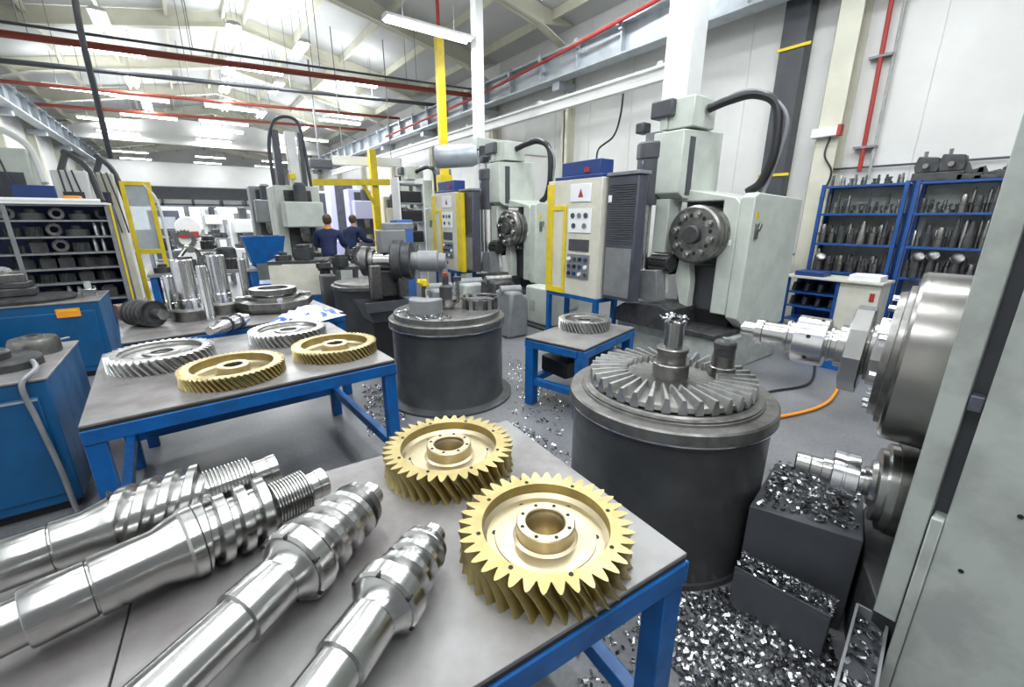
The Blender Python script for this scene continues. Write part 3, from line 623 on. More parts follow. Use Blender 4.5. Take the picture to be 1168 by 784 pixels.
obj('shaft', seg(L0 + dl * 0.299, dl, [(0, 0), (0.055, 0), (0.055, 0.03), (0.045, 0.033), (0.045, 0.07), (0.04, 0.073), (0.044, 0.076), (0.044, 0.125), (0.04, 0.13), (0, 0.13)], 28), 'steel', t3, w=True)
# machine bed below the spindles and chip tray at the column foot
obj('bed', MB().prism([(1.70, 0.13), (1.74, 0.2), (1.905, 0.278), (2.29, 0.39), (2.7, 0.4), (2.7, -0.5), (1.70, -0.5)], 0, 0.36), 'iron', t, 0.006, w=True)
E1, E2, E3 = PZ(978, 690, 0.3), PZ(1013, 709, 0.3), PZ(958, 765, 0.3)
t = thing('chip_tray', 'narrow black chip tray standing at the foot of grey column', 'chip tray', (E1.x, E1.y, 0))
u1 = (E2 - E1).xy; u2 = (E3 - E1).xy * 1.5
c = [E1.xy, E1.xy + u1 * 1.0, E1.xy + u1 * 1.0 + u2, E1.xy + u2]
obj('tray_body', MB().prism(c, 0, 0.27), 'dgrey', t, w=True)
k = 0.004; mbx = MB()
for i in range(4):
    a, b = Vector(c[i]), Vector(c[(i + 1) % 4]); dn = (b - a).normalized(); nn = Vector((-dn.y, dn.x)) * k
    mbx.prism([a - nn, b - nn, b + nn, a + nn], 0.27, 0.305)
obj('tray_rim', mbx, 'mgrey', t, w=True)
chips('metal_chips', 'few bright curled chips lying in the narrow chip tray', quad_pts([Vector(q).lerp((c[0] + c[2]) / 2, 0.15) for q in c], 70, 0.276, 0.02), 0.026)

# ================================================================== second drum, middle of the aisle
D2 = Vector((1.847, 3.529, 0))
t = thing('rotary_table', 'second charcoal drum table with clamping fixtures, beyond the second bench', 'machine table', D2)
obj('drum_body', MB().lathe([(0, 0), (0.6, 0), (0.6, 0.02), (0.56, 0.03), (0.52, 0.035), (0.512, 0.05), (0.512, 0.70), (0.505, 0.71)], 96), 'drum', t)
obj('rim', MB().lathe([(0.505, 0.71), (0.53, 0.712), (0.534, 0.72), (0.534, 0.775), (0.525, 0.783), (0.49, 0.785), (0.486, 0.83), (0.476, 0.836), (0.43, 0.836), (0, 0.836)], 96), 'drumtop', t)
obj('bright_edge', MB().lathe([(0.52, 0.703), (0.536, 0.705), (0.536, 0.714), (0.52, 0.714)], 96), 'steel_b', t)
b = D2 + Vector((0, 0, 0.836))
t = thing('arbor', 'short arbor with cup and red tipped screw on second drum', 'arbor', b + Vector((0.02, 0.05, 0)))
obj('cup', MB().lathe([(0, 0), (0.07, 0), (0.105, 0.05), (0.11, 0.09), (0.1, 0.09), (0.06, 0.1), (0, 0.1)], 32), 'steel', t)
obj('spindle', MB().lathe([(0, 0.1), (0.06, 0.1), (0.06, 0.2), (0.04, 0.22), (0.03, 0.22), (0.03, 0.30), (0, 0.30)], 28), 'iron', t)
obj('screw', MB().lathe([(0.02, 0.3), (0.024, 0.33), (0, 0.335)], 12), 'red', t)
t = thing('clamp_ring', 'wire ringed basket of bright parts on right of second drum', 'clamp ring', b + Vector((0.26, -0.16, 0)))
obj('ring', MB().lathe([(0.165, 0.0), (0.175, 0.0), (0.175, 0.012), (0.165, 0.012)], 40).lathe([(0.165, 0.105), (0.175, 0.105), (0.175, 0.118), (0.165, 0.118)], 40), 'steel_b', t)
for k in range(12):
    a = 2 * PI * k / 12; obj('upright', MB().box(0.16, 0.172, -0.02, 0.02, 0.012, 0.105, Matrix.Rotation(a, 4, 'Z')), 'steel', t)
obj('core', MB().lathe([(0, 0), (0.14, 0), (0.13, 0.09), (0, 0.095)], 20), 'steel_d', t)
t = thing('clamping_block', 'half round grey clamping block on left of second drum', 'fixture', b + Vector((-0.22, -0.02, 0)))
obj('block', MB().lathe([(0, 0), (0.15, 0), (0.15, 0.12), (0.14, 0.13), (0, 0.13)], 24, None, 2.2, 5.6), 'mgrey', t, 0.003)
obj('pin', MB().cyl((0.02, 0.0, 0.0), (0.02, 0.0, 0.2), 0.02), 'steel_b', t)
t = thing('clamp_screw', 'upright clamp with yellow wing nut at back of second drum', 'clamp', b + Vector((-0.1, 0.27, 0)))
obj('stud', MB().cyl((0, 0, 0), (0, 0, 0.2), 0.022), 'iron', t)
obj('wing_nut', MB().cbox((0, 0, 0.22), (0.16, 0.03, 0.04), 0.5, 0, 0.35).cyl((0, 0, 0.19), (0, 0, 0.25), 0.035), 'yellow', t, 0.004)
t = thing('clamp_screw', 'upright steel clamp stud at right rear of second drum', 'clamp', b + Vector((0.23, 0.2, 0)))
obj('stud', MB().cyl((0, 0, 0), (0, 0, 0.22), 0.02), 'steel', t)
obj('nut', MB().lathe([(0, 0.22), (0.045, 0.22), (0.045, 0.26), (0, 0.26)], 6), 'iron', t)
chips('metal_chips', 'bright chips lying among fixtures on the second drum', [(D2.x + r * math.cos(a), D2.y + r * math.sin(a), 0.84) for r, a in ((random.uniform(0.3, 0.47), random.uniform(2.6, 4.3)) for _ in range(90))], 0.03)

# ------------------------------------------------------------------ third drum with its machine behind
D3 = Vector((1.94, 6.1, 0))
t = thing('rotary_table', 'third charcoal drum table partly hidden by black box fixture', 'machine table', D3)
obj('drum_body', MB().lathe([(0, 0), (0.45, 0), (0.45, 0.70), (0.455, 0.72)], 64), 'drum', t)
obj('rim', MB().lathe([(0.455, 0.72), (0.475, 0.722), (0.475, 0.765), (0.44, 0.775), (0.43, 0.80), (0, 0.80)], 64), 'drumtop', t)
p = PD(372, 300, 6.2)
single('dark_column', MB().box(p.x - 0.1, p.x + 0.1, p.y - 0.12, p.y + 0.12, 0, 0.86), 'drum', 'dark grey square pedestal standing left of the third drum', 'pedestal', (p.x, p.y, 0), None, 0.02)
# black box fixture + horizontal gearbox in front of third drum
q = PD(438, 360, 5.1)
t = thing('chip_chute', 'black folded steel chip chute between second and third drums', 'chute', (q.x, q.y, 0))
obj('body', MB().box(-0.18, 0.2, -0.15, 0.2, 0, 0.55), 'black', t, 0.01)
obj('hopper', MB().add([(-0.27, -0.24, 0.72), (0.27, -0.24, 0.72), (0.27, 0.24, 0.72), (-0.27, 0.24, 0.72), (-0.18, -0.15, 0.5), (0.2, -0.15, 0.5), (0.2, 0.2, 0.5), (-0.18, 0.2, 0.5)],
    [(0, 1, 5, 4), (1, 2, 6, 5), (2, 3, 7, 6), (3, 0, 4, 7), (4, 5, 6, 7)]).box(-0.28, 0.28, -0.262, -0.242, 0.64, 0.75), 'dgrey', t)
q = PD(443, 298, 5.12)
t = thing('horizontal_gearbox', 'dark horizontal spindle head with round chuck behind the second drum', 'spindle head', (q.x, q.y, 0))
dv = Vector((0.82, -0.57, 0.0)); cz = q.z
def hs(name, s, prof, m, n=40): obj(name, MB().lathe([(r * 0.88, z * 0.74) for z, r in prof], n, axis_m(Vector((0, 0, cz)) + dv * s * 0.74, dv)), m, t)
hs('left_chuck', -0.42, [(0, 0), (0, 0.15), (0.02, 0.2), (0.12, 0.2), (0.14, 0.15), (0.2, 0.15), (0.2, 0)], 'steel_d')
hs('hub', -0.22, [(0, 0), (0, 0.12), (0.3, 0.12), (0.3, 0)], 'steel')
hs('face_disc', 0.08, [(0, 0), (0, 0.24), (0.03, 0.28), (0.16, 0.28), (0.18, 0.25), (0.3, 0.25), (0.3, 0)], 'iron')
hs('motor', 0.38, [(0, 0), (0, 0.12), (0.1, 0.12), (0.11, 0.14), (0.42, 0.14), (0.44, 0.11), (0.55, 0.1), (0.55, 0)], 'mgrey')
for k in range(8):
    a = 2 * PI * k / 8; a1_ = dv.orthogonal().normalized(); a2_ = dv.cross(a1_)
    c0 = Vector((0, 0, cz)) + dv * -0.314 + (a1_ * math.cos(a) + a2_ * math.sin(a)) * 0.12
    obj('bolt', MB().cyl(c0, c0 + dv * 0.04, 0.028, n=8), 'steel_b', t)
obj('bracket', MB().box(-0.2, 0.12, -0.12, 0.2, 0.752, cz - 0.1), 'iron', t, 0.015)
obj('top_slide', MB().box(-0.08, 0.22, -0.05, 0.15, cz + 0.1, cz + 0.36).box(-0.02, 0.34, -0.02, 0.1, cz + 0.36, cz + 0.44), 'mgrey', t, 0.01)
for k, (dx, h) in enumerate(((-0.3, 0.62), (0.02, 0.7))):
    obj('jaw_stand', MB().box(dx, dx + 0.12, -0.23, -0.15, 0.752, cz - 0.02 + 0.05 * k), 'steel_d', t, 0.01)

# ------------------------------------------------------------------ motor under the small stand
t = thing('gear_motor', 'black gear motor standing under the small blue stand', 'motor', (2.84, 2.73, 0.262))
obj('case', MB().box(-0.34, 0.3, -0.14, 0.2, 0.0, 0.16), 'black', t, 0.02)
obj('flange', MB().lathe([(0, 0), (0.09, 0), (0.09, 0.03), (0.04, 0.035), (0.04, 0.07), (0, 0.07)], 24, Matrix.Translation((-0.16, 0.02, 0.16))), 'steel_d', t)
obj('lug', MB().box(0.0, 0.14, -0.1, 0.1, 0.16, 0.22), 'black', t, 0.015)

# ================================================================== gear hobbing machines along the right wall
def hob_machine(label, loc, group=None):
    t = thing('gear_hobbing_machine', label, 'machine', loc, 0, group)
    # local: chuck axis along -x, face at x = 0, y = 0; +x goes to the wall
    cz = 1.478
    body = obj('spindle_housing', MB().prism([(-0.36, 0.62), (-0.36, 1.80), (-0.3, 1.86), (0.36, 1.98), (0.36, 1.83), (-0.18, 1.83), (-0.18, 0.62)], 0.22, 0.9, YZ), 'green', t, 0.012)
    obj('side_cabinet', MB().prism([(0.22, 0.6), (0.22, 1.86), (0.3, 1.9), (1.35, 1.86), (1.35, 0.42), (0.5, 0.42)], 0.361, 0.5, XZ), 'green', t, 0.012)
    obj('back_panel', MB().box(0.62, 1.3, -0.36, 0.5, 0.5, 1.84), 'dgrey', t, 0.01)
    obj('skirt', MB().box(0.34, 0.62, -0.18, 0.30, 0.62, 1.12), 'dgrey', t, 0.008)
    hn = obj('door_handle', MB().cbox((0.33, -0.507, 1.52), (0.05, 0.03, 0.16)).cbox((0.36, -0.52, 1.56), (0.04, 0.03, 0.08), 0, 0, 0.5), 'steel_d', t, 0.006)
    obj('warning_plate', MB().box(0.29, 0.35, -0.503, -0.499, 1.64, 1.71), 'yellow', t)
    obj('name_plate', MB().box(0.214, 0.22, -0.315, -0.215, 1.37, 1.43), 'paper', t, 0.002)
    # chuck
    ax = axis_m((0, 0, cz), (1, 0, 0))
    ch = obj('chuck', MB().lathe([(0, -0.0), (0.285, 0), (0.305, 0.018), (0.31, 0.05), (0.31, 0.075), (0.285, 0.08), (0.285, 0.095), (0.305, 0.1), (0.305, 0.15), (0.288, 0.155), (0.288, 0.165), (0.30, 0.17), (0.30, 0.42), (0, 0.42)], 72, ax), 'steel_d', t)
    obj('chuck_boss', MB().lathe([(0, -0.055), (0.085, -0.055), (0.095, -0.045), (0.1, 0), (0, 0.0)], 40, ax), 'iron', ch)
    for k in range(8):
        a = 2 * PI * k / 8 + 0.2; yk, zk = 0.215 * math.cos(a), cz + 0.215 * math.sin(a)
        obj('chuck_bolt', MB().cyl((0.002, yk, zk), (-0.035, yk, zk), 0.042, 0.038, n=14).cyl((-0.035, yk, zk), (-0.05, yk, zk), 0.026, n=6), 'steel', ch)
    for k in range(8):
        a = 2 * PI * k / 8 + 0.59; yk, zk = 0.2 * math.cos(a), cz + 0.2 * math.sin(a)
        obj('chuck_recess', MB().cyl((0.001, yk, zk), (-0.0015, yk, zk), 0.022, n=12), 'hole', ch)
    # column head
    hd = obj('column_head', MB().prism([(0.12, 1.86), (0.02, 1.92), (0.02, 2.56), (0.8, 2.6), (0.8, 1.86)], -0.62, -0.24, XZ), 'green', t, 0.012)
    obj('slot_cover', MB().box(0.14, 0.24, 0.232, 0.24, 1.9, 2.5), 'dgrey', hd, 0.003)
    obj('top_casting', MB().box(0.12, 0.55, 0.22, 0.52, 2.595, 2.9).box(0.1, 0.42, 0.52, 0.62, 2.6, 2.78), 'green', t, 0.012)
    obj('top_motor', MB().box(0.05, 0.3, 0.44, 0.72, 2.72, 2.9).box(0.05, 0.2, 0.8, 0.92, 2.6, 2.72), 'dgrey', t, 0.02)
    obj('bracket', MB().box(0.1, 0.5, 0.62, 0.8, 2.3, 2.6), 'mgrey', t, 0.01)
    # feed cylinder and glass column at left
    fc = obj('feed_motor', MB().lathe([(0, 1.80), (0.15, 1.80), (0.15, 2.30), (0.165, 2.31), (0.165, 2.46), (0.15, 2.48), (0, 2.48)], 32, Matrix.Translation((0.08, 0.68, 0))), 'dgrey', t)
    obj('bright_strip', MB().box(-0.076, -0.07, 0.66, 0.685, 1.8, 2.28), 'steel_b', fc)
    for dx, dy in ((-0.02, 0.62), (-0.02, 0.74), (0.16, 0.7)):
        obj('guide_rod', MB().cyl((dx, dy, 1.05), (dx, dy, 1.8), 0.025, n=12), 'steel_b', t)
    obj('slide_column', MB().box(0.05, 0.3, 0.36, 0.54, 1.22, 1.86), 'green', t, 0.008)
    obj('hob_slide', MB().box(0.03, 0.5, 0.34, 0.6, 1.0, 1.2), 'black', t, 0.01)
    hb = obj('hob', MB().cyl((0.04, 0.24, 1.15), (0.04, 0.5, 1.15), 0.1, n=24), 'iron', t)
    for k in range(12):
        a = 2 * PI * k / 12; obj('hob_tooth', MB().box(-0.012, 0.012, 0.26, 0.48, 0.098, 0.118, Matrix.Translation((0.04, 0, 1.15)) @ Matrix.Rotation(a, 4, 'Y')), 'steel_d', hb)
    # coolant guard below chuck
    obj('coolant_guard', MB().prism([(0.1, 1.2), (0.22, 1.24), (0.26, 0.98), (0.16, 0.66), (0.06, 0.62), (0.06, 0.95)], 0.15, 0.27, YZ), 'green', t, 0.01)
    obj('coolant_pipe', MB().tube(bez([(0.2, 0.32, 1.25), (0.08, 0.34, 1.1), (0.1, 0.33, 0.8)]), 0.04, 10), 'white', t)
    # wedge, saddle, bed
    obj('saddle_wedge', MB().prism([(0.26, 0.72), (0.62, 0.72), (0.52, 1.06), (0.3, 1.08)], -0.16, 0.02, YZ), 'mgrey', t, 0.008)
    obj('saddle', MB().prism([(0.1, 0.6), (0.78, 0.56), (0.8, 0.5), (0.8, 0.42), (0.1, 0.42)][::-1] and [(0.05, 0.42), (0.8, 0.42), (0.8, 0.58), (0.68, 0.66), (0.2, 0.70), (0.05, 0.66)], -0.22, 0.35, YZ), 'iron', t, 0.01)
    obj('bed', MB().box(-0.05, 1.3, -0.5, 0.9, 0.0, 0.40), 'greend', t, 0.02)
    obj('bed_way', MB().box(-0.1, 1.2, -0.45, 0.75, 0.401, 0.46), 'iron', t, 0.006)
    obj('coolant_sump', MB().box(0.34, 1.2, -0.34, 0.05, 0.46, 0.62), 'black', t)
    obj('cable_hose', MB().tube(bez([(0.35, 0.2, 2.78), (0.42, 0.0, 2.84), (0.5, -0.22, 2.86), (0.55, -0.42, 2.72), (0.55, -0.46, 2.3), (0.55, -0.38, 2.02), (0.55, -0.25, 1.92)]), 0.045, 10), 'black', t)
    obj('thin_hose', MB().tube(bez([(0.36, 0.16, 2.76), (0.45, -0.05, 2.9), (0.5, -0.3, 2.86), (0.56, -0.52, 2.62), (0.58, -0.5, 2.3), (0.58, -0.4, 1.9)]), 0.018, 8), 'mgrey', t)
    return t
h1 = hob_machine('nearest pale green gear hobbing machine with open chuck facing the aisle', (4.4, 2.68, 0))
h2 = dup(h1, (4.4, 6.12, 0), None, 'second pale green gear hobbing machine, behind the yellow control cabinet')
h3 = dup(h1, (4.6, 10.6, 0), None, 'third gear hobbing machine, beyond the far yellow cabinet')
# crane posts between the machines
def post(label, x, y, w, z0, z1, m='white'):
    t = thing('crane_post', label, 'post', (x, y, z0))
    obj('post', MB().box(-w / 2, w / 2, -w * 0.6, w * 0.6, 0, z1 - z0), m, t, 0.006)
    obj('base_plate', MB().box(-w * 0.8, w * 0.8, -w * 0.85, w * 0.85, 0, 0.02), m, t)
    return t
post('thick white steel post rising behind the nearest hobbing machine', 5.95, 4.05, 0.33, 0, 5.95)
post('slim white steel post rising behind second hobbing machine', 5.3, 8.36, 0.17, 0, 6.2)
# yellow drop post
t = thing('busbar_post', 'tall yellow post hanging from a red drop pipe over the far cabinet', 'post', (5.0, 9.4, 2.1))
obj('post', MB().box(-0.09, 0.09, -0.06, 0.06, 0.0, 3.25), 'yellow', t, 0.006)
obj('drop_pipe', MB().cyl((0, 0, 3.25), (0, 0, 4.2), 0.035, n=10), 'red', t)
obj('hook_box', MB().box(-0.16, 0.14, -0.12, 0.12, 0.15, 0.5), 'yellow', t, 0.01)
q = PD(521, 178, 8.6)
t = thing('hoist_trolley', 'grey rounded hoist motor beside the yellow post', 'hoist', q)
obj('motor', MB().lathe([(0, -0.42), (0.2, -0.42), (0.22, -0.38), (0.22, 0.3), (0.17, 0.42), (0, 0.42)], 28, axis_m((0, 0, 0), (0.8, -0.6, 0.05))), 'galv', t)
obj('end_block', MB().cbox((0.52, -0.36, 0.06), (0.3, 0.24, 0.24), 0.3), 'dgrey', t, 0.01)
obj('arm', MB().box(0.3, 2.2, -0.3, -0.12, 0.12, 0.34), 'green', t, 0.01)
obj('hanging_strap', MB().box(0.35, 0.45, -0.32, -0.26, -0.75, 0.0), 'white', t)

# ------------------------------------------------------------------ electric cabinets of the hobbing machines
def e_cabinet(label, loc):
    t = thing('control_cabinet', label, 'cabinet', loc)
    # local: front faces -x, near edge at origin, front runs +y
    obj('case', MB().box(0, 0.42, 0, 0.92, 0.0, 1.40), 'cream', t, 0.008)
    fr = obj('yellow_frame', MB().box(-0.02, -0.001, 0.56, 0.92, 0.0, 0.08).box(-0.02, -0.001, 0.80, 0.92, 0.08, 1.36).box(-0.02, -0.001, 0.56, 0.61, 0.08, 1.1).box(-0.02, -0.001, 0.61, 0.80, 1.04, 1.1), 'yellow', t, 0.004)
    obj('sight_glass', MB().box(-0.008, -0.001, 0.6, 0.86, 0.06, 1.04), 'cream', t)
    def pan(name, y0, y1, z0, z1, m): return obj(name, MB().box(-0.014, -0.001, y0, y1, z0, z1), m, t, 0.003)
    pan('top_gauge_panel', 0.16, 0.5, 1.14, 1.34, 'paper')
    gp = pan('gauge_panel', 0.14, 0.52, 0.78, 1.06, 'paper')
    for k, (dy, dz) in enumerate(((0.22, 0.98), (0.33, 0.98), (0.44, 0.98), (0.24, 0.86), (0.42, 0.86))):
        obj('gauge', MB().cyl((-0.014, dy, dz), (-0.026, dy, dz), 0.032, n=16), 'mgrey' if k % 2 else 'dgrey', gp)
    pan('dark_window', 0.16, 0.5, 0.56, 0.70, 'dgrey')
    sp = pan('switch_panel', 0.14, 0.52, 0.22, 0.52, 'mgrey')
    for k in range(4):
        for r in range(3):
            obj('switch', MB().cyl((-0.014, 0.19 + k * 0.095, 0.28 + r * 0.09), (-0.035, 0.19 + k * 0.095, 0.28 + r * 0.09), 0.024, n=10), ('dgrey', 'paper', 'navy', 'black')[(k + r) % 4], sp)
    obj('red_arrow_sign', MB().prism([(0.28, 1.19), (0.36, 1.19), (0.32, 1.29)], -0.018, -0.0142, YZ), 'red', t)
    dr = obj('louvred_door', MB().box(0.08, 0.24, -0.44, -0.015, 0.02, 1.40), 'louver', t, 0.012)
    for k in range(26):
        obj('louvre', MB().cbox((0.075, -0.23, 0.68 + k * 0.025), (0.012, 0.36, 0.008), 0, 0, 0.5), 'dgrey', dr)
    obj('lower_panel', MB().box(0.072, 0.0785, -0.41, -0.04, 0.06, 0.62), 'mgrey', dr, 0.003)
    obj('white_latch', MB().box(0.064, 0.0785, -0.09, -0.04, 1.12, 1.2), 'paper', dr, 0.006)
    obj('top_tray', MB().box(0.06, 0.26, -0.46, -0.002, 1.402, 1.44), 'mgrey', t, 0.006)
    bx = obj('blue_unit', MB().box(0.02, 0.24, 0.06, 0.7, 1.44, 1.60).box(0.0, 0.26, 0.02, 0.8, 1.402, 1.44), 'navy', t, 0.008)
    obj('red_mark', MB().box(0.005, 0.0195, 0.22, 0.30, 1.47, 1.52), 'red', bx)
    st = obj('stand', MB().box(0.0, 0.4, 0.0, 0.92, -0.05, -0.001).box(0, 0.06, 0, 0.06, -0.7, -0.05).box(0, 0.06, 0.86, 0.92, -0.7, -0.05).box(0.34, 0.4, 0, 0.06, -0.7, -0.05).box(0.34, 0.4, 0.86, 0.92, -0.7, -0.05), 'blue', t, 0.004)
    return t
c1 = e_cabinet('tall cream control cabinet with yellow frame and louvred door by nearest machine', (3.87, 3.53, 0.70))
c1b = dup(c1, (3.95, 7.05, 0.70), None, 'far control cabinet with bright yellow front edge beside the second hobbing machine')
obj('yellow_side', MB().box(0.0, 0.07, -0.2, -0.001, 0.0, 1.38), 'yellow', c1b, 0.004)
# pale box and covers between the cabinets
q = PZ(600, 371, 0)
t = thing('sheet_metal_cover', 'pale green machine cover with hand slot behind the small stand', 'cover', (4.25, 4.78, 0))
obj('panel', MB().box(0, 0.3, 0, 0.62, 0.03, 0.62), 'green', t, 0.03)
obj('hand_slot', MB().box(-0.004, -0.0005, 0.38, 0.5, 0.22, 0.4), 'greend', t)
obj('foot_plate', MB().box(-0.12, 0.3, -0.05, 0.66, 0, 0.03), 'iron', t)
for i, (u, v, d, w, h, mm) in enumerate(((500, 318, 6.6, 0.5, 0.62, 'mgrey'), (535, 318, 6.9, 0.5, 0.66, 'greend'), (568, 315, 6.6, 0.5, 0.74, 'iron'), (582, 322, 6.1, 0.36, 0.66, 'mgrey'))):
    p = PD(u, v, d)
    t = thing('way_cover', ['left grey machine way cover behind the second drum', 'pale rounded way cover behind the second drum', 'dark iron slide block behind the second drum', 'rightmost grey cover behind the second drum, near pale green panel'][i], 'cover', (p.x, p.y, 0))
    obj('cover', MB().prism([(-w / 2, 0), (w / 2, 0), (w / 2, h - 0.12), (w / 2 - 0.12, h), (-w / 2 + 0.05, h)], -0.2, 0.2, XZ), mm, t, 0.04)
    obj('top_roll', MB().cyl((-w * 0.4, 0.05, h), (w * 0.4, -0.05, h), 0.07, n=18), 'mgrey' if i != 2 else 'steel_d', t)

# ================================================================== blue rack on the right wall
RXF, RXB = 7.5, 7.86
ys = [2.63, 1.655, 1.61, 0.62]
SH = [2.09, 1.715, 1.30, 0.90, 0.45]
bays = (('left', 2.63, 1.66), ('right', 1.60, 0.60))
for nm, y0, y1 in bays:
    t = thing('storage_rack', '%s bay of the blue tool rack by the white wall' % nm, 'rack', (RXF, (y0 + y1) / 2, 0))
    for yy_ in (y0, y1 + 0.045):
        for xx in (RXF, RXB - 0.045): obj('upright', MB().box(xx, xx + 0.045, yy_ - 0.045, yy_, 0, SH[0] + 0.02), 'rackblue', t, 0.003, w=True)
    for z in SH: obj('shelf', MB().box(RXF + 0.002, RXB - 0.002, y1 + 0.0455, y0 - 0.0455, z - 0.03, z), 'rackblue', t, 0.003, w=True)
    obj('back_sheet', MB().box(RXB + 0.001, RXB + 0.004, y1, y0, 0.42, SH[0]), 'greend', t, w=True)
def tool_mesh(kind):
    r = {'holder': [(0, 0), (0.036, 0), (0.03, 0.08), (0.036, 0.085), (0.036, 0.115), (0.026, 0.12), (0.022, 0.2), (0, 0.2)],
         'collet_chuck': [(0, 0), (0.045, 0), (0.045, 0.1), (0.055, 0.104), (0.055, 0.13), (0.04, 0.135), (0.04, 0.2), (0.03, 0.24), (0, 0.24)],
         'long_drill': [(0, 0), (0.032, 0), (0.036, 0.12), (0.04, 0.125), (0.026, 0.14), (0.018, 0.3), (0.008, 0.36), (0, 0.37)],
         'milling_arbor': [(0, 0), (0.04, 0), (0.04, 0.16), (0.028, 0.17), (0.024, 0.24), (0, 0.25)],
         'cone_sleeve': [(0, 0), (0.055, 0), (0.05, 0.12), (0.034, 0.2), (0.03, 0.27), (0.02, 0.31), (0, 0.31)],
         'slim_sleeve': [(0, 0), (0.026, 0), (0.022, 0.2), (0.016, 0.21), (0, 0.215)],
         'shell_mill': [(0, 0), (0.06, 0), (0.06, 0.05), (0.03, 0.06), (0.03, 0.12), (0.045, 0.125), (0.045, 0.15), (0, 0.155)]}[kind]
    return MB().lathe(r, 16)
TOOLS = {}
HGT = {'holder': 0.2, 'collet_chuck': 0.24, 'long_drill': 0.37, 'milling_arbor': 0.25, 'cone_sleeve': 0.31, 'slim_sleeve': 0.215, 'shell_mill': 0.155}
SHN = ['top board', 'upper shelf', 'middle shelf', 'lower shelf']
def put_tool(kind, p, label, group, sc, dark):
    key = (kind, dark)
    if key not in TOOLS:
        o = obj(kind, tool_mesh(kind), 'steel_d' if not dark else 'iron'); TOOLS[key] = o
    else:
        o = TOOLS[key].copy(); COL.objects.link(o)
    o.location = p; o.scale = (sc, sc, sc); o.rotation_euler = (0, 0, random.random() * 6)
    tag(o, label, 'tool', group)
KW = {'holder': 'tool holder', 'collet_chuck': 'collet chuck', 'long_drill': 'long pointed drill', 'milling_arbor': 'milling arbor', 'cone_sleeve': 'cone shaped sleeve', 'slim_sleeve': 'slim sleeve', 'shell_mill': 'shell mill'}
for nm, y0, y1 in bays:
    for si, (z, kinds, n, sc) in enumerate(((SH[0], ('shell_mill', 'holder', 'slim_sleeve'), 13, 0.62), (SH[1], ('holder', 'shell_mill', 'long_drill', 'collet_chuck'), 14, 0.78),
                                           (SH[2], ('slim_sleeve', 'milling_arbor', 'cone_sleeve', 'long_drill', 'collet_chuck'), 14, 1.0), (SH[3], ('collet_chuck', 'milling_arbor', 'cone_sleeve', 'holder'), 12, 1.0))):
        if nm == 'right' and si == 0: continue
        for k in range(n):
            kd = random.choice(kinds); s = sc * random.uniform(0.85, 1.12)
            yy_ = y0 - 0.1 - (y0 - y1 - 0.2) * (k + random.uniform(-0.1, 0.1)) / (n - 1)
            put_tool(kd, (RXF + 0.09 + (k % 2) * 0.09, yy_, z), 'dark steel %s standing on the %s of the blue rack, %s bay' % (KW[kd], SHN[si], nm), '%ss on the %s, %s bay' % (KW[kd], SHN[si], nm), s, random.random() < 0.55)
# dial faced discs on the lower shelf
for (u, v), lab in zip(((935, 295), (1047, 293), (1064, 292), (1092, 295)), ('round gauge disc on lower shelf at left end of the blue rack', 'round gauge disc on lower shelf, first one in right bay', 'round gauge disc on lower shelf, second one in right bay', 'round gauge disc on lower shelf at right end near grey column')):
    p = PX(u, v, RXF + 0.03); t = thing('gauge_disc', lab, 'gauge', (p.x, p.y, SH[3]))
    h = max(0.2, p.z - SH[3]); obj('stem', MB().cyl((0, 0, 0), (0, 0, h - 0.05), 0.045, 0.03, n=14), 'iron', t)
    obj('dial', MB().lathe([(0, -0.02), (0.065, -0.02), (0.07, 0.0), (0.062, 0.012), (0.045, 0.002), (0, 0.002)], 24, axis_m((0, 0, h), (-0.8, -0.3, 0.5))), 'steel_d', t)
# heavy fixtures on top of right bay
for i, (u, w, h, lab) in enumerate(((1057, 0.24, 0.30, 'leftmost heavy cast vise on top of the blue rack'), (1085, 0.25, 0.31, 'biggest boxy cast fixture on top of the blue rack'), (1108, 0.22, 0.2, 'sloping cast bracket on top of the blue rack'), (1127, 0.2, 0.14, 'low cast fixture on top of the blue rack, right of bracket'), (1150, 0.16, 0.24, 'pointed tool standing at right end on top of blue rack'))):
    p = PX(u, 195, RXF + 0.12); t = thing('cast_fixture', lab, 'fixture', (RXF + 0.15, p.y, SH[0]))
    obj('base', MB().box(-0.1, 0.1, -w / 2, w / 2, 0, h * 0.35), 'iron', t, 0.01)
    if i < 2:
        obj('jaw', MB().prism([(-w * 0.45, h * 0.35), (w * 0.42, h * 0.35), (w * 0.5, h * 0.6), (w * 0.4, h), (-w * 0.4, h * 0.92), (-w * 0.5, h * 0.6)], -0.09, 0.09, YZ), 'iron', t, 0.012)
        obj('screw', MB().cyl((-0.14, 0, h * 0.6), (0.12, 0, h * 0.6), 0.03, n=12).cyl((0, w * 0.2, h), (0, w * 0.2, h + 0.06), 0.02, n=8), 'steel_d', t)
    elif i == 4: obj('point', MB().lathe([(0.06, 0.05), (0.05, 0.12), (0.03, 0.13), (0.008, 0.24), (0, 0.25)], 14), 'iron', t)
    else: obj('rib', MB().prism([(-w / 2, h * 0.35), (w / 2, h * 0.35), (w / 2 - 0.02, h), (w / 2 - 0.07, h), (0, h * 0.55), (-w / 2, h * 0.75)], -0.05, 0.05, YZ), 'iron', t, 0.008)
single('wall_pipe', MB().tube([PX(925, 195, 7.94), PX(1170, 178, 7.94)], 0.014, 8), 'dgrey', 'thin dark pipe running along the wall just above the blue rack', 'pipe')
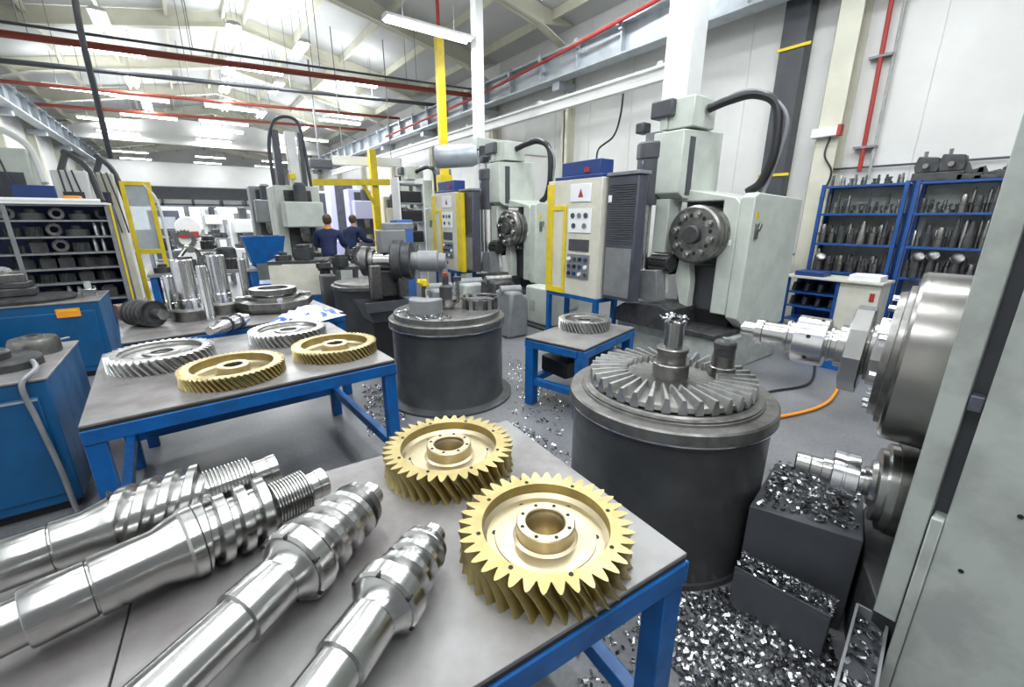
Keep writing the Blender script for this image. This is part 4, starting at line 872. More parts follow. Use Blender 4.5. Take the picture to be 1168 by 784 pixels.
# small cabinet below, with shelves and a cream box end
t = thing('tool_cabinet', 'low cream tool cabinet with blue open shelves before the blue rack', 'cabinet', (6.6, 2.0, 0))
ya, ybm, yc = PX(897, 320, 6.6).y, PX(957, 330, 6.6).y, PX(1005, 330, 6.6).y
zt = PX(950, 318, 6.6).z
obj('top', MB().box(6.56, 7.05, yc - 0.02, ya + 0.02, zt - 0.03, zt), 'cream', t, 0.004, w=True)
obj('box_end', MB().box(6.6, 7.0, yc, ybm, 0, zt - 0.0305), 'cream', t, 0.006, w=True)
for yv in (ya, ybm + 0.04): obj('upright', MB().box(6.6, 6.64, yv - 0.04, yv, 0, zt - 0.0305).box(6.96, 7.0, yv - 0.04, yv, 0, zt - 0.0305), 'rackblue', t, w=True)
for k in range(4): obj('shelf', MB().box(6.6, 7.0, ybm + 0.041, ya - 0.041, 0.1 + k * (zt - 0.15) / 4, 0.12 + k * (zt - 0.15) / 4), 'rackblue', t, w=True)
obj('back', MB().box(7.001, 7.01, ybm, ya, 0, zt - 0.031), 'navy', t, w=True)
q = PX(995, 338, 6.6); obj('red_label', MB().box(6.592, 6.5995, q.y - 0.025, q.y + 0.025, q.z - 0.07, q.z + 0.03), 'red', t, w=True)
q = PX(990, 318, 6.75)
t = thing('tray', 'white paper tray on top of the low cream cabinet', 'tray', (6.75, q.y, zt))
obj('tray_body', MB().box(-0.14, 0.14, -0.16, 0.16, 0, 0.07), 'paper', t, 0.006)
obj('paper_sheet', MB().cbox((0, 0, 0.075), (0.2, 0.24, 0.004), 0.2), 'paper', t)
single('parts_box', MB().box(6.62, 6.9, ya - 0.42, ya - 0.08, zt, zt + 0.06), 'navy', 'dark blue flat parts box on left of low cream cabinet', 'box', (6.76, ya - 0.25, zt), None, 0.006)
for k in range(7):
    z = 0.1205 + (k % 2 + 2) * (zt - 0.15) / 4
    y_ = ya - 0.08 - (ya - ybm - 0.16) * (k // 2) / 3.0 - 0.01
    o = obj('bar_stock', MB().cbox((0, 0, 0.06), (0.3, 0.04, 0.11), 0, 0.15), 'iron', None, 0.004); o.location = (6.8, y_, z + 0.005)
    tag(o, 'dark steel bar piece lying on blue shelves of the low cream cabinet', 'bar', 'bar pieces in the low cream cabinet')
# things behind the green machine's right side
q = PX(908, 262, 7.0)
t = thing('parts_trolley', 'grey trolley with hoses between hobbing machine and blue rack', 'trolley', (7.3, 3.1, 0))
obj('frame', MB().tube([(0, -0.25, 0), (0, -0.25, 1.5), (0, 0.1, 1.62), (0, 0.25, 1.5), (0, 0.25, 0)], 0.02, 8).box(-0.2, 0.2, -0.28, 0.28, 0.75, 0.78).box(-0.2, 0.2, -0.28, 0.28, 1.1, 1.13).box(-0.2, 0.2, -0.28, 0.28, 0.2, 0.23), 'mgrey', t)
obj('canister', MB().lathe([(0, 1.13), (0.1, 1.13), (0.1, 1.3), (0, 1.32)], 18), 'orange', t)
obj('motor', MB().lathe([(0, 0.78), (0.14, 0.78), (0.14, 0.98), (0, 1.02)], 18), 'iron', t)
# hose on the floor by the arbor
single('air_hose', MB().tube(bez([(4.2, 1.9, 0.02), (4.0, 1.55, 0.02), (3.75, 1.75, 0.02), (3.5, 1.5, 0.02), (3.9, 1.3, 0.02), (4.5, 1.2, 0.02), (5.4, 1.35, 0.02)]), 0.014, 8), 'orange', 'orange air hose lying on the floor behind the cutter arbor', 'hose')
single('power_cable', MB().tube(bez([(3.2, 1.75, 0.015), (3.5, 1.4, 0.015), (4.2, 1.65, 0.015), (4.9, 1.5, 0.015), (5.8, 1.75, 0.015)]), 0.012, 8), 'black', 'black power cable lying on the floor behind the cutter arbor', 'cable')
t = thing('pallet_box', 'low blue steel tray on floor below the cream cabinet', 'tray', (5.9, 1.6, 0))
obj('tray_body', MB().box(-0.25, 0.3, -0.55, 0.35, 0.0, 0.1).box(-0.27, -0.25, -0.57, 0.37, 0, 0.16).box(0.3, 0.32, -0.57, 0.37, 0, 0.16).box(-0.25, 0.3, 0.35, 0.37, 0, 0.16).box(-0.25, 0.3, -0.57, -0.55, 0, 0.16), 'blue', t)
obj('rag', MB().cbox((0.0, 0.1, 0.14), (0.2, 0.16, 0.08), 0.4), 'paper', t, 0.02)

# ================================================================== left side
def cabinet(label, x0, x1, y0, y1, h, door_label=False):
    t = thing('steel_cabinet', label, 'cabinet', (x1, y0, 0))
    obj('carcass', MB().box(x0, x1, y0, y1, 0.06, h - 0.015), 'bluecab', t, 0.006, w=True)
    obj('plinth', MB().box(x0 + 0.03, x1 - 0.03, y0 + 0.04, y1 - 0.03, 0, 0.06), 'black', t, w=True)
    obj('top_plate', MB().box(x0 - 0.01, x1 + 0.008, y0 - 0.008, y1 + 0.008, h - 0.015, h), 'plate', t, 0.003, w=True)
    obj('door', MB().box(x0 + 0.02, x1 - 0.045, y0 - 0.012, y0 - 0.0005, 0.12, h - 0.1), 'bluecab', t, 0.005, w=True)
    return t
t = cabinet('nearest blue steel cabinet at left edge with round plates on top', -1.6, -0.75, 3.26, 4.17, TZ)
obj('door_trim', MB().box(-1.55, -0.8, 3.244, 3.248, 0.70, 0.712), 'galv', t, w=True)
single('power_cable', MB().tube(bez([PZ(32, 407, 0.85), PZ(41, 420, 0.86), Vector((-0.835, 3.232, 0.80)), Vector((-0.82, 3.225, 0.6)), Vector((-0.79, 3.2, 0.3)), Vector((-0.775, 3.18, 0.03)), Vector((-0.74, 3.1, 0.013))]), 0.013, 8), 'mgrey', 'grey cable hanging down the front of nearest blue cabinet', 'cable')
for i, (x, y, R, h, z, lab) in enumerate(((-0.98, 3.62, 0.17, 0.06, 0, 'wide flat dark plate on nearest blue cabinet'), (-1.02, 3.6, 0.09, 0.05, 0.062, 'small ring stacked on the wide flat plate of nearest cabinet'), (-0.9, 3.92, 0.12, 0.10, 0, 'tall grey disc at back of nearest blue cabinet'))):
    t = thing('machined_disc', lab, 'disc', (x, y, TZ + z))
    obj('disc', MB().lathe([(0.03, 0), (R, 0), (R, h * 0.7), (R - 0.012, h), (0.03, h), (0.03, 0)], 12 if i == 0 else 30), 'iron' if i != 2 else 'steel_d', t)
    obj('hub', MB().lathe([(0.028, 0), (0.028, h + 0.015), (0.05, h + 0.015), (0.05, h)], 20), 'steel', t)
single('steel_rod', MB().cyl(PZ(62, 389, 0.83), PZ(78, 385, 0.83), 0.01, n=8), 'steel_b', 'thin bright rod lying at back corner of nearest blue cabinet', 'rod')
t = cabinet('second blue cabinet with orange label, below the dark shelves', -2.6, -0.87, 6.2, 7.0, TZ)
q = PY(78, 357, 6.187); obj('orange_label', MB().box(q.x - 0.09, q.x + 0.09, 6.18, 6.1875, q.z - 0.045, q.z + 0.045), 'orange', t, w=True)
obj('label_strip', MB().box(q.x - 0.07, q.x + 0.07, 6.178, 6.1795, q.z + 0.012, q.z + 0.03), 'yellow', t, w=True)
t = thing('turned_fixture', 'wide round dark fixture with stacked parts on second blue cabinet', 'fixture', (-1.5, 6.5, TZ))
obj('base_disc', MB().lathe([(0, 0), (0.42, 0), (0.44, 0.03), (0.43, 0.06), (0, 0.07)], 40, Matrix.Diagonal((1.0, 0.6, 1, 1))), 'iron', t)
obj('middle_block', MB().cbox((-0.1, 0, 0.11), (0.5, 0.25, 0.08), 0.1).cbox((-0.05, 0, 0.18), (0.34, 0.2, 0.06), -0.1), 'iron', t, 0.01)
obj('upper_block', MB().cbox((0.0, -0.02, 0.25), (0.2, 0.14, 0.09), 0.2).cbox((-0.28, 0.02, 0.1), (0.2, 0.16, 0.09), -0.2), 'steel_d', t, 0.01)
obj('spindle', MB().cyl((-0.05, 0, 0.28), (-0.02, -0.02, 0.34), 0.05, n=16), 'steel', t)
t = thing('machined_block', 'small pale valve block at right of second blue cabinet', 'block', (-0.98, 6.6, TZ))
obj('block', MB().box(-0.06, 0.06, -0.05, 0.05, 0, 0.08), 'steel', t, 0.008)
obj('stem', MB().cyl((0, 0, 0.08), (0.0, 0, 0.16), 0.03, n=12), 'greend', t)
t = cabinet('low blue cabinet end at far left behind the nearest cabinet', -3.2, -1.62, 5.2, 5.9, 0.72)

# dark shelf unit
SY = 8.0
t = thing('shelf_unit', 'dark steel shelf unit packed with gear blanks at left', 'shelf', (-1.3, SY, 0))
xl, xr = -2.9, PY(136, 290, SY).x
zs = [PY(60, v, SY).z for v in (233, 251, 270, 289, 307, 324, 345)]
obj('back', MB().box(xl, xr, SY + 0.5, SY + 0.51, 0, zs[0]), 'navy', t, w=True)
obj('side', MB().box(xr, xr + 0.02, SY, SY + 0.51, 0, zs[0]), 'dgrey', t, w=True)
for x in (xr - 0.03, PY(14, 280, SY).x):
    obj('upright', MB().box(x, x + 0.045, SY - 0.012, SY - 0.001, 0, zs[0]), 'mgrey', t, w=True)
for z in zs: obj('shelf', MB().box(xl, xr - 0.001, SY, SY + 0.5, z - 0.022, z), 'mgrey', t, w=True)
obj('top_rail', MB().box(xl, xr, SY - 0.03, SY + 0.5, zs[0] + 0.001, zs[0] + 0.03), 'white', t, w=True)
obj('striped_edge', MB().box(xr + 0.021, xr + 0.04, SY - 0.01, SY + 0.03, 0.3, zs[0]), 'yellow', t, w=True)
PROTO = {}
def shelf_part(kind, p, s, label, group):
    if kind not in PROTO:
        mbx = {'ring_gear': lambda: MB().add(*(lambda q: (q.v, q.f))(gear_rim(20, 0.12, 0.105, 0.06, 0.05, 0, BLUNT, L=1)), Matrix.Translation((0, 0.025, 0.12)) @ Matrix.Rotation(PI / 2, 4, 'X')), 'dark_block': lambda: MB().box(-0.07, 0.07, -0.07, 0.07, 0, 0.12).box(-0.05, 0.05, -0.05, 0.05, 0.12, 0.15),
               'steel_pin': lambda: MB().lathe([(0, 0), (0.026, 0), (0.026, 0.12), (0.02, 0.14), (0.02, 0.16), (0, 0.16)], 12), 'gear_blank': lambda: MB().lathe([(0.03, 0), (0.1, 0), (0.1, 0.07), (0.05, 0.075), (0.05, 0.11), (0.03, 0.11), (0.03, 0)], 20),
               'cutter': lambda: gear_rim(12, 0.07, 0.055, 0.02, 0.1, 0.3, BLUNT, L=3)}[kind]()
        o = obj(kind, mbx, {'ring_gear': 'steel_d', 'dark_block': 'iron', 'steel_pin': 'gearsteel', 'gear_blank': 'iron', 'cutter': 'iron'}[kind], None, 0.004 if kind == 'dark_block' else 0); PROTO[kind] = o
    else: o = PROTO[kind].copy(); COL.objects.link(o)
    o.location = p; o.scale = (s, s, s); o.rotation_euler = (0, 0, random.random() * (0.5 if kind == 'ring_gear' else 1))
    return tag(o, label, 'machine part', group)
SK = {'ring_gear': 'ring gear', 'dark_block': 'cast block', 'steel_pin': 'upright pin', 'gear_blank': 'gear blank', 'cutter': 'toothed cutter'}
ORD = ['top', 'second', 'third', 'fourth', 'fifth', 'lowest']
x_first = PY(-4, 280, SY).x + 0.05
for k, (kinds, n) in enumerate(((('dark_block', 'gear_blank', 'ring_gear'), 6), (('gear_blank', 'ring_gear', 'cutter'), 6), (('ring_gear', 'dark_block', 'cutter'), 7), (('dark_block',), 7), (('dark_block', 'cutter'), 6), (('steel_pin', 'dark_block'), 6))):
    x = x_first; z = zs[k + 1] + 0.001; gap = zs[k] - zs[k + 1] - 0.03
    while x < xr - 0.13:
        kd = 'steel_pin' if k in (1, 2) and x > xr - 0.42 else random.choice(kinds)
        hh = {'ring_gear': 0.24, 'dark_block': 0.15, 'steel_pin': 0.16, 'gear_blank': 0.11, 'cutter': 0.1}[kd]; ww = {'ring_gear': 0.12, 'dark_block': 0.085, 'steel_pin': 0.03, 'gear_blank': 0.105, 'cutter': 0.075}[kd]
        s = min(random.uniform(0.95, 1.25), gap / hh * 0.97)
        shelf_part(kd, (x + ww * s, SY + 0.15 + random.uniform(0, 0.03), z), s, '%s %s on the %s shelf of the dark left shelf unit' % ('dark' if kd != 'steel_pin' else 'bright steel', SK[kd], ORD[k]), '%ss on the %s left shelf' % (SK[kd], ORD[k]))
        x += ww * 2 * s + random.uniform(0.012, 0.03)
# long bars lying on top of the shelf unit
for i, (dy, m_, lab) in enumerate(((0.05, 'white', 'long white bar lying on front top edge of dark shelf unit'), (0.15, 'steel_d', 'long dark steel bar lying on top of dark shelf unit'), (0.25, 'cream', 'long cream bar lying farthest back on top of dark shelf unit'))):
    single('long_bar', MB().cyl((-2.7, SY + dy, zs[0] + 0.055), (xr - 0.06 - 0.1 * i, SY + dy, zs[0] + 0.055), 0.022, n=10), m_, lab, 'bar', (-1.6, SY + dy, zs[0] + 0.055))
q = PY(80, 225, SY + 0.3)
single('orange_case', MB().box(q.x - 0.08, q.x + 0.1, SY + 0.3, SY + 0.44, zs[0] + 0.031, zs[0] + 0.12), 'orange', 'small orange case on top of dark shelf unit', 'case', (q.x, SY + 0.37, zs[0] + 0.031), None, 0.02)
# yellow framed guard door and its enclosure
y0 = 9.6
P_ = [PY(135, 207, y0), PY(162, 207, y0)]
dxa, dxb = P_[0].x, P_[1].x; zt_, zb_ = PY(150, 207, y0).z, PY(160, 290, y0).z
t = thing('guard_door', 'yellow framed glass guard door at end of the dark shelves', 'guard door', (dxa, y0, 0))
wd = 0.06
obj('frame', MB().box(dxa, dxa + wd, y0, y0 + 0.05, 0.25, zt_).box(dxb + 0.1 - wd, dxb + 0.1, y0, y0 + 0.05, 0.55, zt_).box(dxa + wd, dxb + 0.1 - wd, y0, y0 + 0.05, zt_ - wd, zt_).box(dxa + wd, dxb + 0.1 - wd, y0, y0 + 0.05, zb_, zb_ + wd * 1.3), 'yellow', t, 0.004, w=True)
obj('pane', MB().box(dxa + wd, dxb + 0.1 - wd, y0 + 0.02, y0 + 0.03, zb_ + wd * 1.3, zt_ - wd), 'glass', t, w=True)
obj('foot', MB().box(dxa - 0.05, dxb + 0.15, y0 - 0.1, y0 + 0.16, 0, 0.25), 'yellow', t, w=True)
obj('guard_tube', MB().tube(bez([(dxb + 0.14, y0 + 0.02, 0.3), (dxb + 0.16, y0 + 0.02, 1.2), (dxb + 0.14, y0 + 0.02, 1.9), (dxb + 0.0, y0 + 0.02, 2.2)]), 0.022, 8), 'white', t, w=True)
# pale machine enclosures behind the shelf unit
for i, (u0, u1, vt, yv, lab, m_) in enumerate(((-40, 28, 165, 10.2, 'leftmost pale machine enclosure behind the dark shelves', 'green'), (55, 98, 193, 10.8, 'pale machine enclosure with dark window behind dark shelves', 'white'), (98, 128, 196, 11.5, 'narrow cream machine column beside the yellow guard door', 'cream'))):
    a = PY(u0, vt, yv); b_ = PY(u1, vt, yv)
    t = thing('machine_enclosure', lab, 'machine', ((a.x + b_.x) / 2, yv, 0))
    obj('case', MB().box(a.x, b_.x, yv, yv + 0.6, 0, a.z), m_, t, 0.03, w=True)
    obj('window', MB().box(a.x + 0.1, b_.x - 0.1, yv - 0.01, yv - 0.0005, a.z - 0.8, a.z - 0.35), 'louver', t, w=True)
    obj('duct', MB().tube(bez([(a.x + 0.1, yv + 0.3, a.z), (a.x + 0.2, yv + 0.3, a.z + 0.25), ((a.x + b_.x) / 2, yv + 0.3, a.z + 0.3), (b_.x, yv + 0.2, a.z + 0.05), (b_.x + 0.1, yv, a.z - 0.5)]), 0.05, 8), 'dgrey' if i else 'white', t, w=True)
    for k in range(3): obj('cable', MB().tube(bez([(a.x + 0.12 + k * 0.08, yv - 0.03, a.z), (a.x + 0.15 + k * 0.1, yv - 0.06, a.z - 0.5), (a.x + 0.2 + k * 0.1, yv - 0.03, a.z - 1.1)]), 0.014, 6), 'dgrey', t, w=True)
q = PY(38, 222, 9.4)
t = thing('monitor', 'navy screen standing behind the dark shelf unit', 'monitor', (q.x, 9.4, 0))
obj('screen', MB().box(q.x - 0.2, q.x + 0.24, 9.4, 9.46, q.z - 0.1, q.z + 0.13), 'navy', t, 0.01, w=True)
obj('stand', MB().box(q.x - 0.04, q.x + 0.04, 9.44, 9.5, 0, q.z - 0.1).box(q.x - 0.2, q.x + 0.2, 9.3, 9.6, 0, 0.03), 'mgrey', t, w=True)

# ------------------------------------------------------------------ third bench load
B3 = TZ
def cyl_part(u, v, r, h, lab, base=True):
    p = PZ(u, v, B3); t = thing('steel_cylinder', lab, 'cylinder', (p.x, p.y, B3))
    if base: obj('base_disc', MB().lathe([(0, 0), (r * 1.75, 0), (r * 1.75, h * 0.17), (r * 1.5, h * 0.19), (0, h * 0.19)], 28), 'steel_d', t)
    z0 = h * 0.19 if base else 0
    obj('tube', MB().lathe([(0, z0), (r * 1.08, z0), (r * 1.08, z0 + h * 0.16), (r, z0 + h * 0.17), (r, h - 0.004), (r - 0.004, h), (r * 0.7, h), (r * 0.68, h * 0.8), (0, h * 0.8)], 32), 'steel_b', t)
cyl_part(220, 364, 0.078, 0.5, 'fattest upright polished cylinder on third bench, left of middle')
cyl_part(257, 357, 0.07, 0.52, 'tall upright polished cylinder at right on third bench')
cyl_part(203, 361, 0.05, 0.36, 'shortest upright polished cylinder at left on third bench')
cyl_part(241, 366, 0.036, 0.46, 'slim upright polished cylinder between the two fat ones', False)
cyl_part(283, 345, 0.035, 0.44, 'slim upright polished bar near the flat hexagonal fixture', False)
t = thing('worm_hob', 'dark round toothed hob lying at left end of third bench', 'hob', (*PZ(168, 372, B3).xy, B3 + 0.105))
obj('hob_body', MB().add(*(lambda q: (q.v, q.f))(thread(-0.11, 0.11, 0.075, 0.105, 0.045, 1, 60, 40)), Matrix.Rotation(-0.9, 4, 'Z')), 'iron', t, smooth=45)
obj('arbor', MB().cyl((-0.2 * math.cos(-0.9), -0.2 * math.sin(-0.9), 0), (0.2 * math.cos(-0.9), 0.2 * math.sin(-0.9), 0), 0.04, n=18), 'steel_d', t)
single('steel_block', MB().cbox((0, 0, 0.06), (0.2, 0.15, 0.12), 0.3), 'brown', 'rusty square block behind dark hob on third bench', 'block', None, None, 0.006).location = (*PZ(152, 362, B3).xy, B3)
t = thing('clamping_plate', 'large flat hexagonal clamping plate on third bench', 'fixture', (*PZ(315, 352, B3).xy, B3 + 0.001))
obj('plate', MB().lathe([(0, 0), (0.30, 0), (0.34, 0.05), (0.34, 0.10), (0.28, 0.115), (0.28, 0.09), (0, 0.09)], 8), 'steel_d', t, 0.004)
obj('cover', MB().lathe([(0, 0.09), (0.22, 0.09), (0.22, 0.13), (0.12, 0.15), (0, 0.15)], 8), 'gearsteel', t)
obj('ring', MB().lathe([(0.13, 0.15), (0.2, 0.15), (0.2, 0.2), (0.13, 0.2), (0.13, 0.15)], 28), 'steel_d', t)
for k in range(4): obj('clamp', MB().cbox((0.27 * math.cos(k * 1.57), 0.27 * math.sin(k * 1.57), 0.12), (0.1, 0.05, 0.04), k * 1.57), 'steel', t, 0.005)
# crumpled white and blue bag
mbx = MB(); vs = []; fs = []; nu, nv = 16, 10
for i in range(nu + 1):
    for j in range(nv + 1):
        a, b_ = i / nu, j / nv; hgt = 0.10 * math.sin(PI * a) ** 0.6 * math.sin(PI * b_) ** 0.6 if 0 < a < 1 and 0 < b_ < 1 else 0
        vs.append(((a - 0.5) * 0.5, (b_ - 0.5) * 0.36, max(0, hgt + random.uniform(-0.015, 0.015) * (1 if hgt else 0)) + 0.004))
for i in range(nu):
    for j in range(nv): k = i * (nv + 1) + j; fs.append((k, k + 1, k + nv + 2, k + nv + 1))
mbx.add(vs, fs); m0 = len(vs); mbx.add([(-0.25, -0.18, 0), (0.25, -0.18, 0), (0.25, 0.18, 0), (-0.25, 0.18, 0)], [(0, 1, 2, 3)])
t = thing('plastic_bag', 'crumpled white plastic bag with blue print on third bench', 'bag', (*PZ(352, 364, B3).xy, B3 + 0.001), 0.5)
obj('bag_body', mbx, mat('printed_bag', (0.8, 0.82, 0.88), 0.35, 0, 0, 9, col2=(0.03, 0.12, 0.55), thr=(0.56, 0.58)), t)
# small clutter at the back of third bench
for i, (u, v, m_, k_, lab) in enumerate(((196, 357, 'iron', 0, 'dark cast lump behind the hob on third bench'), (164, 357, 'yellow', 0, 'small yellow cap at back left of third bench'), (300, 338, 'gearsteel', 1, 'flat steel ring at back of third bench'), (330, 338, 'steel_d', 1, 'dark flat ring at right back of third bench'))):
    p = PZ(u, v, B3)
    single('machine_part', MB().lathe([(0, 0), (0.09, 0), (0.1, 0.03), (0.08, 0.07), (0.03, 0.09), (0, 0.09)], 10) if not k_ else MB().lathe([(0.06, 0), (0.15, 0), (0.15, 0.05), (0.06, 0.05), (0.06, 0)], 28), m_, lab, 'machine part').location = (p.x, p.y, B3)

# ================================================================== background of the hall
def bg_table(lab, u, v, d, w, dep, h, m_top, m_leg, rz=0.0, name='workbench'):
    p = PD(u, v, d); t = thing(name, lab, 'workbench', (p.x, p.y, 0), rz)
    obj('tabletop', MB().box(-w / 2, w / 2, -dep / 2, dep / 2, h - 0.05, h), m_top, t, 0.004)
    for sx in (-1, 1):
        for sy in (-1, 1): obj('leg', MB().box(sx * (w / 2 - 0.06) - 0.04, sx * (w / 2 - 0.06) + 0.04, sy * (dep / 2 - 0.06) - 0.04, sy * (dep / 2 - 0.06) + 0.04, 0, h - 0.0505), m_leg, t)
    obj('shelf', MB().box(-w / 2 + 0.1, w / 2 - 0.1, -dep / 2 + 0.1, dep / 2 - 0.1, 0.22, 0.25), m_leg, t)
    return t, Vector((p.x, p.y, h))
def clutter(pos, n, w, dep, label, group, kinds=('gear_blank', 'dark_block', 'ring_gear', 'cutter', 'steel_pin'), sc=(0.9, 1.7)):
    x = -w / 2; k = 0
    while True:
        kd = kinds[k % len(kinds)]; s = random.uniform(*sc); r = {'ring_gear': 0.122, 'dark_block': 0.1, 'steel_pin': 0.03, 'gear_blank': 0.102, 'cutter': 0.072}[kd] * s
        if x + 2 * r > w / 2: break
        shelf_part(kd, (pos.x + x + r, pos.y - dep * 0.26, pos.z), s, label % SK[kd], group % SK[kd]); x += 2 * r + random.uniform(0.015, 0.04); k += 1
for (u, v, d, w, h, lab) in ((232, 302, 6.9, 1.4, 0.86, 'blue legged bench of castings beyond the third bench'), (207, 275, 10.6, 2.0, 0.9, 'long bench of castings in the middle distance at left'), (225, 262, 15.5, 3.0, 0.95, 'far long bench of castings near the back at left')):
    t, P = bg_table(lab, u, v, d, w, 0.8, h, 'mgrey', 'blue' if d < 10 else 'mgrey', 0.0)
    clutter(P, 9, w * 0.9, 0.7, 'dark %s on the ' + lab.split(' beyond')[0].split(' in the')[0].split(' near')[0], '%ss on the ' + lab.split(' beyond')[0].split(' in the')[0].split(' near')[0], sc=(1.1, 2.1))
    if True:
        for k in range(0 if d > 10 else 1, 2):
            q = P + Vector((-0.35 + k * (0.9 if d > 10 else 0.7), 0.2, 0.0))
            single('casting', MB().lathe([(0, 0), (0.18, 0), (0.19, 0.08), (0.15, 0.12), (0.14, 0.3), (0.1, 0.33), (0, 0.33)], 18), 'iron', '%s big dark casting on the %s' % (('left', 'right')[k], 'blue legged bench' if d < 8 else 'middle distance bench' if d < 13 else 'far bench'), 'casting').location = q
# polished bracket on the nearest of them
q = PD(213, 292, 7.05)
t = thing('steel_yoke', 'bright forked steel yoke standing on the blue legged bench', 'machine part', (q.x, q.y, 0.86), 0.4)
obj('yoke_arm', MB().tube(bez([(-0.2, 0, 0.02), (-0.12, 0, 0.16), (0.0, 0, 0.3), (0.08, 0, 0.3)]), 0.035, 10), 'steel', t)
obj('yoke_arm', MB().tube(bez([(0.18, 0.06, 0.02), (0.2, 0.05, 0.2), (0.12, 0.02, 0.3), (0.04, 0, 0.31)]), 0.035, 10), 'steel', t)
obj('eye', MB().cyl((0.05, -0.07, 0.3), (0.05, 0.08, 0.3), 0.06, n=18), 'steel_b', t)
# white machine with a red band
q = PD(215, 262, 13.5)
t = thing('white_machine', 'white rounded machine guard with red band far at left', 'machine', (q.x, q.y, 0))
obj('base', MB().box(-0.36, 0.36, -0.3, 0.3, 0, 1.05), 'white', t, 0.03)
obj('hood', MB().lathe([(0, -0.3), (0.31, -0.3), (0.34, -0.25), (0.34, 0.25), (0.31, 0.3), (0, 0.3)], 28, axis_m((0, 0, 1.36), (0, -1, 0))), 'white', t)
obj('red_band', MB().box(-0.28, 0.24, -0.36, -0.305, 1.06, 1.26), 'red', t, 0.02)
for i, (u0, u1, vt, d, lab) in enumerate(((172, 200, 240, 17, 'leftmost blue grey machine under the dark canopy'), (255, 262, 250, 20, 'narrow grey rack under the dark canopy'))):
    a, b_ = PD(u0, vt, d), PD(u1, vt, d)
    t = thing('machine_enclosure', lab, 'machine', ((a.x + b_.x) / 2, (a.y + b_.y) / 2, 0))
    w_ = (b_ - a).length
    obj('case', MB().box(-w_ / 2, w_ / 2, -0.5, 0.5, 0, a.z), 'louver' if i == 0 else 'mgrey', t, 0.03)
    obj('window', MB().box(-w_ * 0.35, w_ * 0.35, -0.515, -0.501, a.z - 0.7, a.z - 0.25), 'galv', t)
# pale machine columns at left centre
def bg_machine(lab, u, vtop, d, w, dep, m_=('green', 'iron'), arm=True, bed=True):
    top = PD(u, vtop, d); t = thing('machine_tool', lab, 'machine', (top.x, top.y, 0), random.uniform(-0.15, 0.15))
    H = top.z
    obj('column', MB().box(-w / 2, w / 2, 0, dep, 0, H), m_[0], t, 0.03)
    if bed: obj('bed', MB().box(-w * 0.8, w * 0.8, -0.9, -0.001, 0, 0.7), m_[0], t, 0.03)
    obj('way', MB().box(-w * 0.3, w * 0.3, -0.03, -0.0005, 0.75, H - 0.1), m_[1], t, 0.01)
    if arm:
        hd = obj('spindle_head', MB().box(-w * 0.42, w * 0.42, -0.5, -0.031, H * 0.62, H * 0.85), m_[0], t, 0.03)
        obj('spindle', MB().lathe([(0, 0), (0.06, 0), (0.1, 0.1), (0.1, 0.3), (0, 0.3)], 18, Matrix.Translation((0, -0.28, H * 0.62 - 0.3))), 'steel_d', hd)
        obj('motor', MB().lathe([(0, 0), (0.13, 0), (0.13, 0.35), (0.09, 0.4), (0, 0.4)], 18, Matrix.Translation((0, -0.25, H * 0.85))), 'dgrey', hd)
    if bed:
        obj('table', MB().lathe([(0, 0.7), (0.4, 0.7), (0.4, 0.82), (0, 0.82)], 28, Matrix.Translation((0, -0.45, 0))), 'iron', t)
        obj('workpiece', MB().lathe([(0, 0.82), (0.25, 0.82), (0.27, 0.9), (0.12, 0.95), (0.1, 1.1), (0, 1.1)], 20, Matrix.Translation((0, -0.45, 0))), 'steel_d', t)
    return t
t = bg_machine('tall pale machine with twin upright guide posts, left of the two workers', 338, 212, 9.6, 0.95, 0.9)
for u, r_ in ((324, 0.07), (340, 0.10), (350, 0.04)):
    a = PD(u, 152, 9.6); dx = (u - 338) * 0.019
    obj('guide_post', MB().box(dx - r_, dx + r_, 0.1, 0.3, 2.0, a.z), 'louver' if u < 330 else 'white' if r_ > 0.05 else 'dgrey', t, 0.01)
obj('hose_loop', MB().tube(bez([(-0.42, 0.15, 2.2), (-0.4, 0.15, 3.2), (-0.2, 0.15, 3.7), (0.2, 0.15, 3.72), (0.3, 0.15, 3.2), (0.36, 0.15, 2.2)]), 0.035, 8), 'dgrey', t)
obj('yellow_motor', MB().box(-0.14, 0.0, -0.1, 0.08, 2.48, 2.6), 'yellow', t, 0.01)
for u, v_, d, w, lab, mm, ar in ((300, 212, 11.5, 0.7, 'dark grey boring machine with navy motor beside tall pale machine', ('mgrey', 'iron'), True), (275, 240, 14.5, 0.8, 'grey machine behind blue bin', ('white', 'mgrey'), True),
                                (391, 208, 19, 1.3, 'pale lilac machine enclosure behind the workers', ('lilac', 'louver'), False), (413, 216, 15, 1.0, 'second lilac machine at right of the workers', ('lilac', 'dgrey'), True), (366, 218, 22, 1.4, 'white enclosure far behind the workers', ('white', 'louver'), False),
                                (446, 224, 13.0, 0.5, 'cream column machine behind the horizontal spindle head', ('cream', 'mgrey'), True), (466, 228, 14.2, 0.6, 'dark stacked machine behind blue cabinet', ('mgrey', 'dgrey'), True), (476, 236, 16.5, 0.7, 'grey drilling machine left of the far yellow cabinet', ('greend', 'iron'), True),
                                (240, 238, 23, 0.9, 'pale far machine left of the grey machine', ('white', 'galv'), True)):
    bg_machine(lab, u, v_, d, w, 0.7, mm, ar)
q = PD(301, 282, 7.9)
t = thing('parts_bin', 'bright blue tapered parts bin on a stand', 'bin', (q.x, q.y, 0))
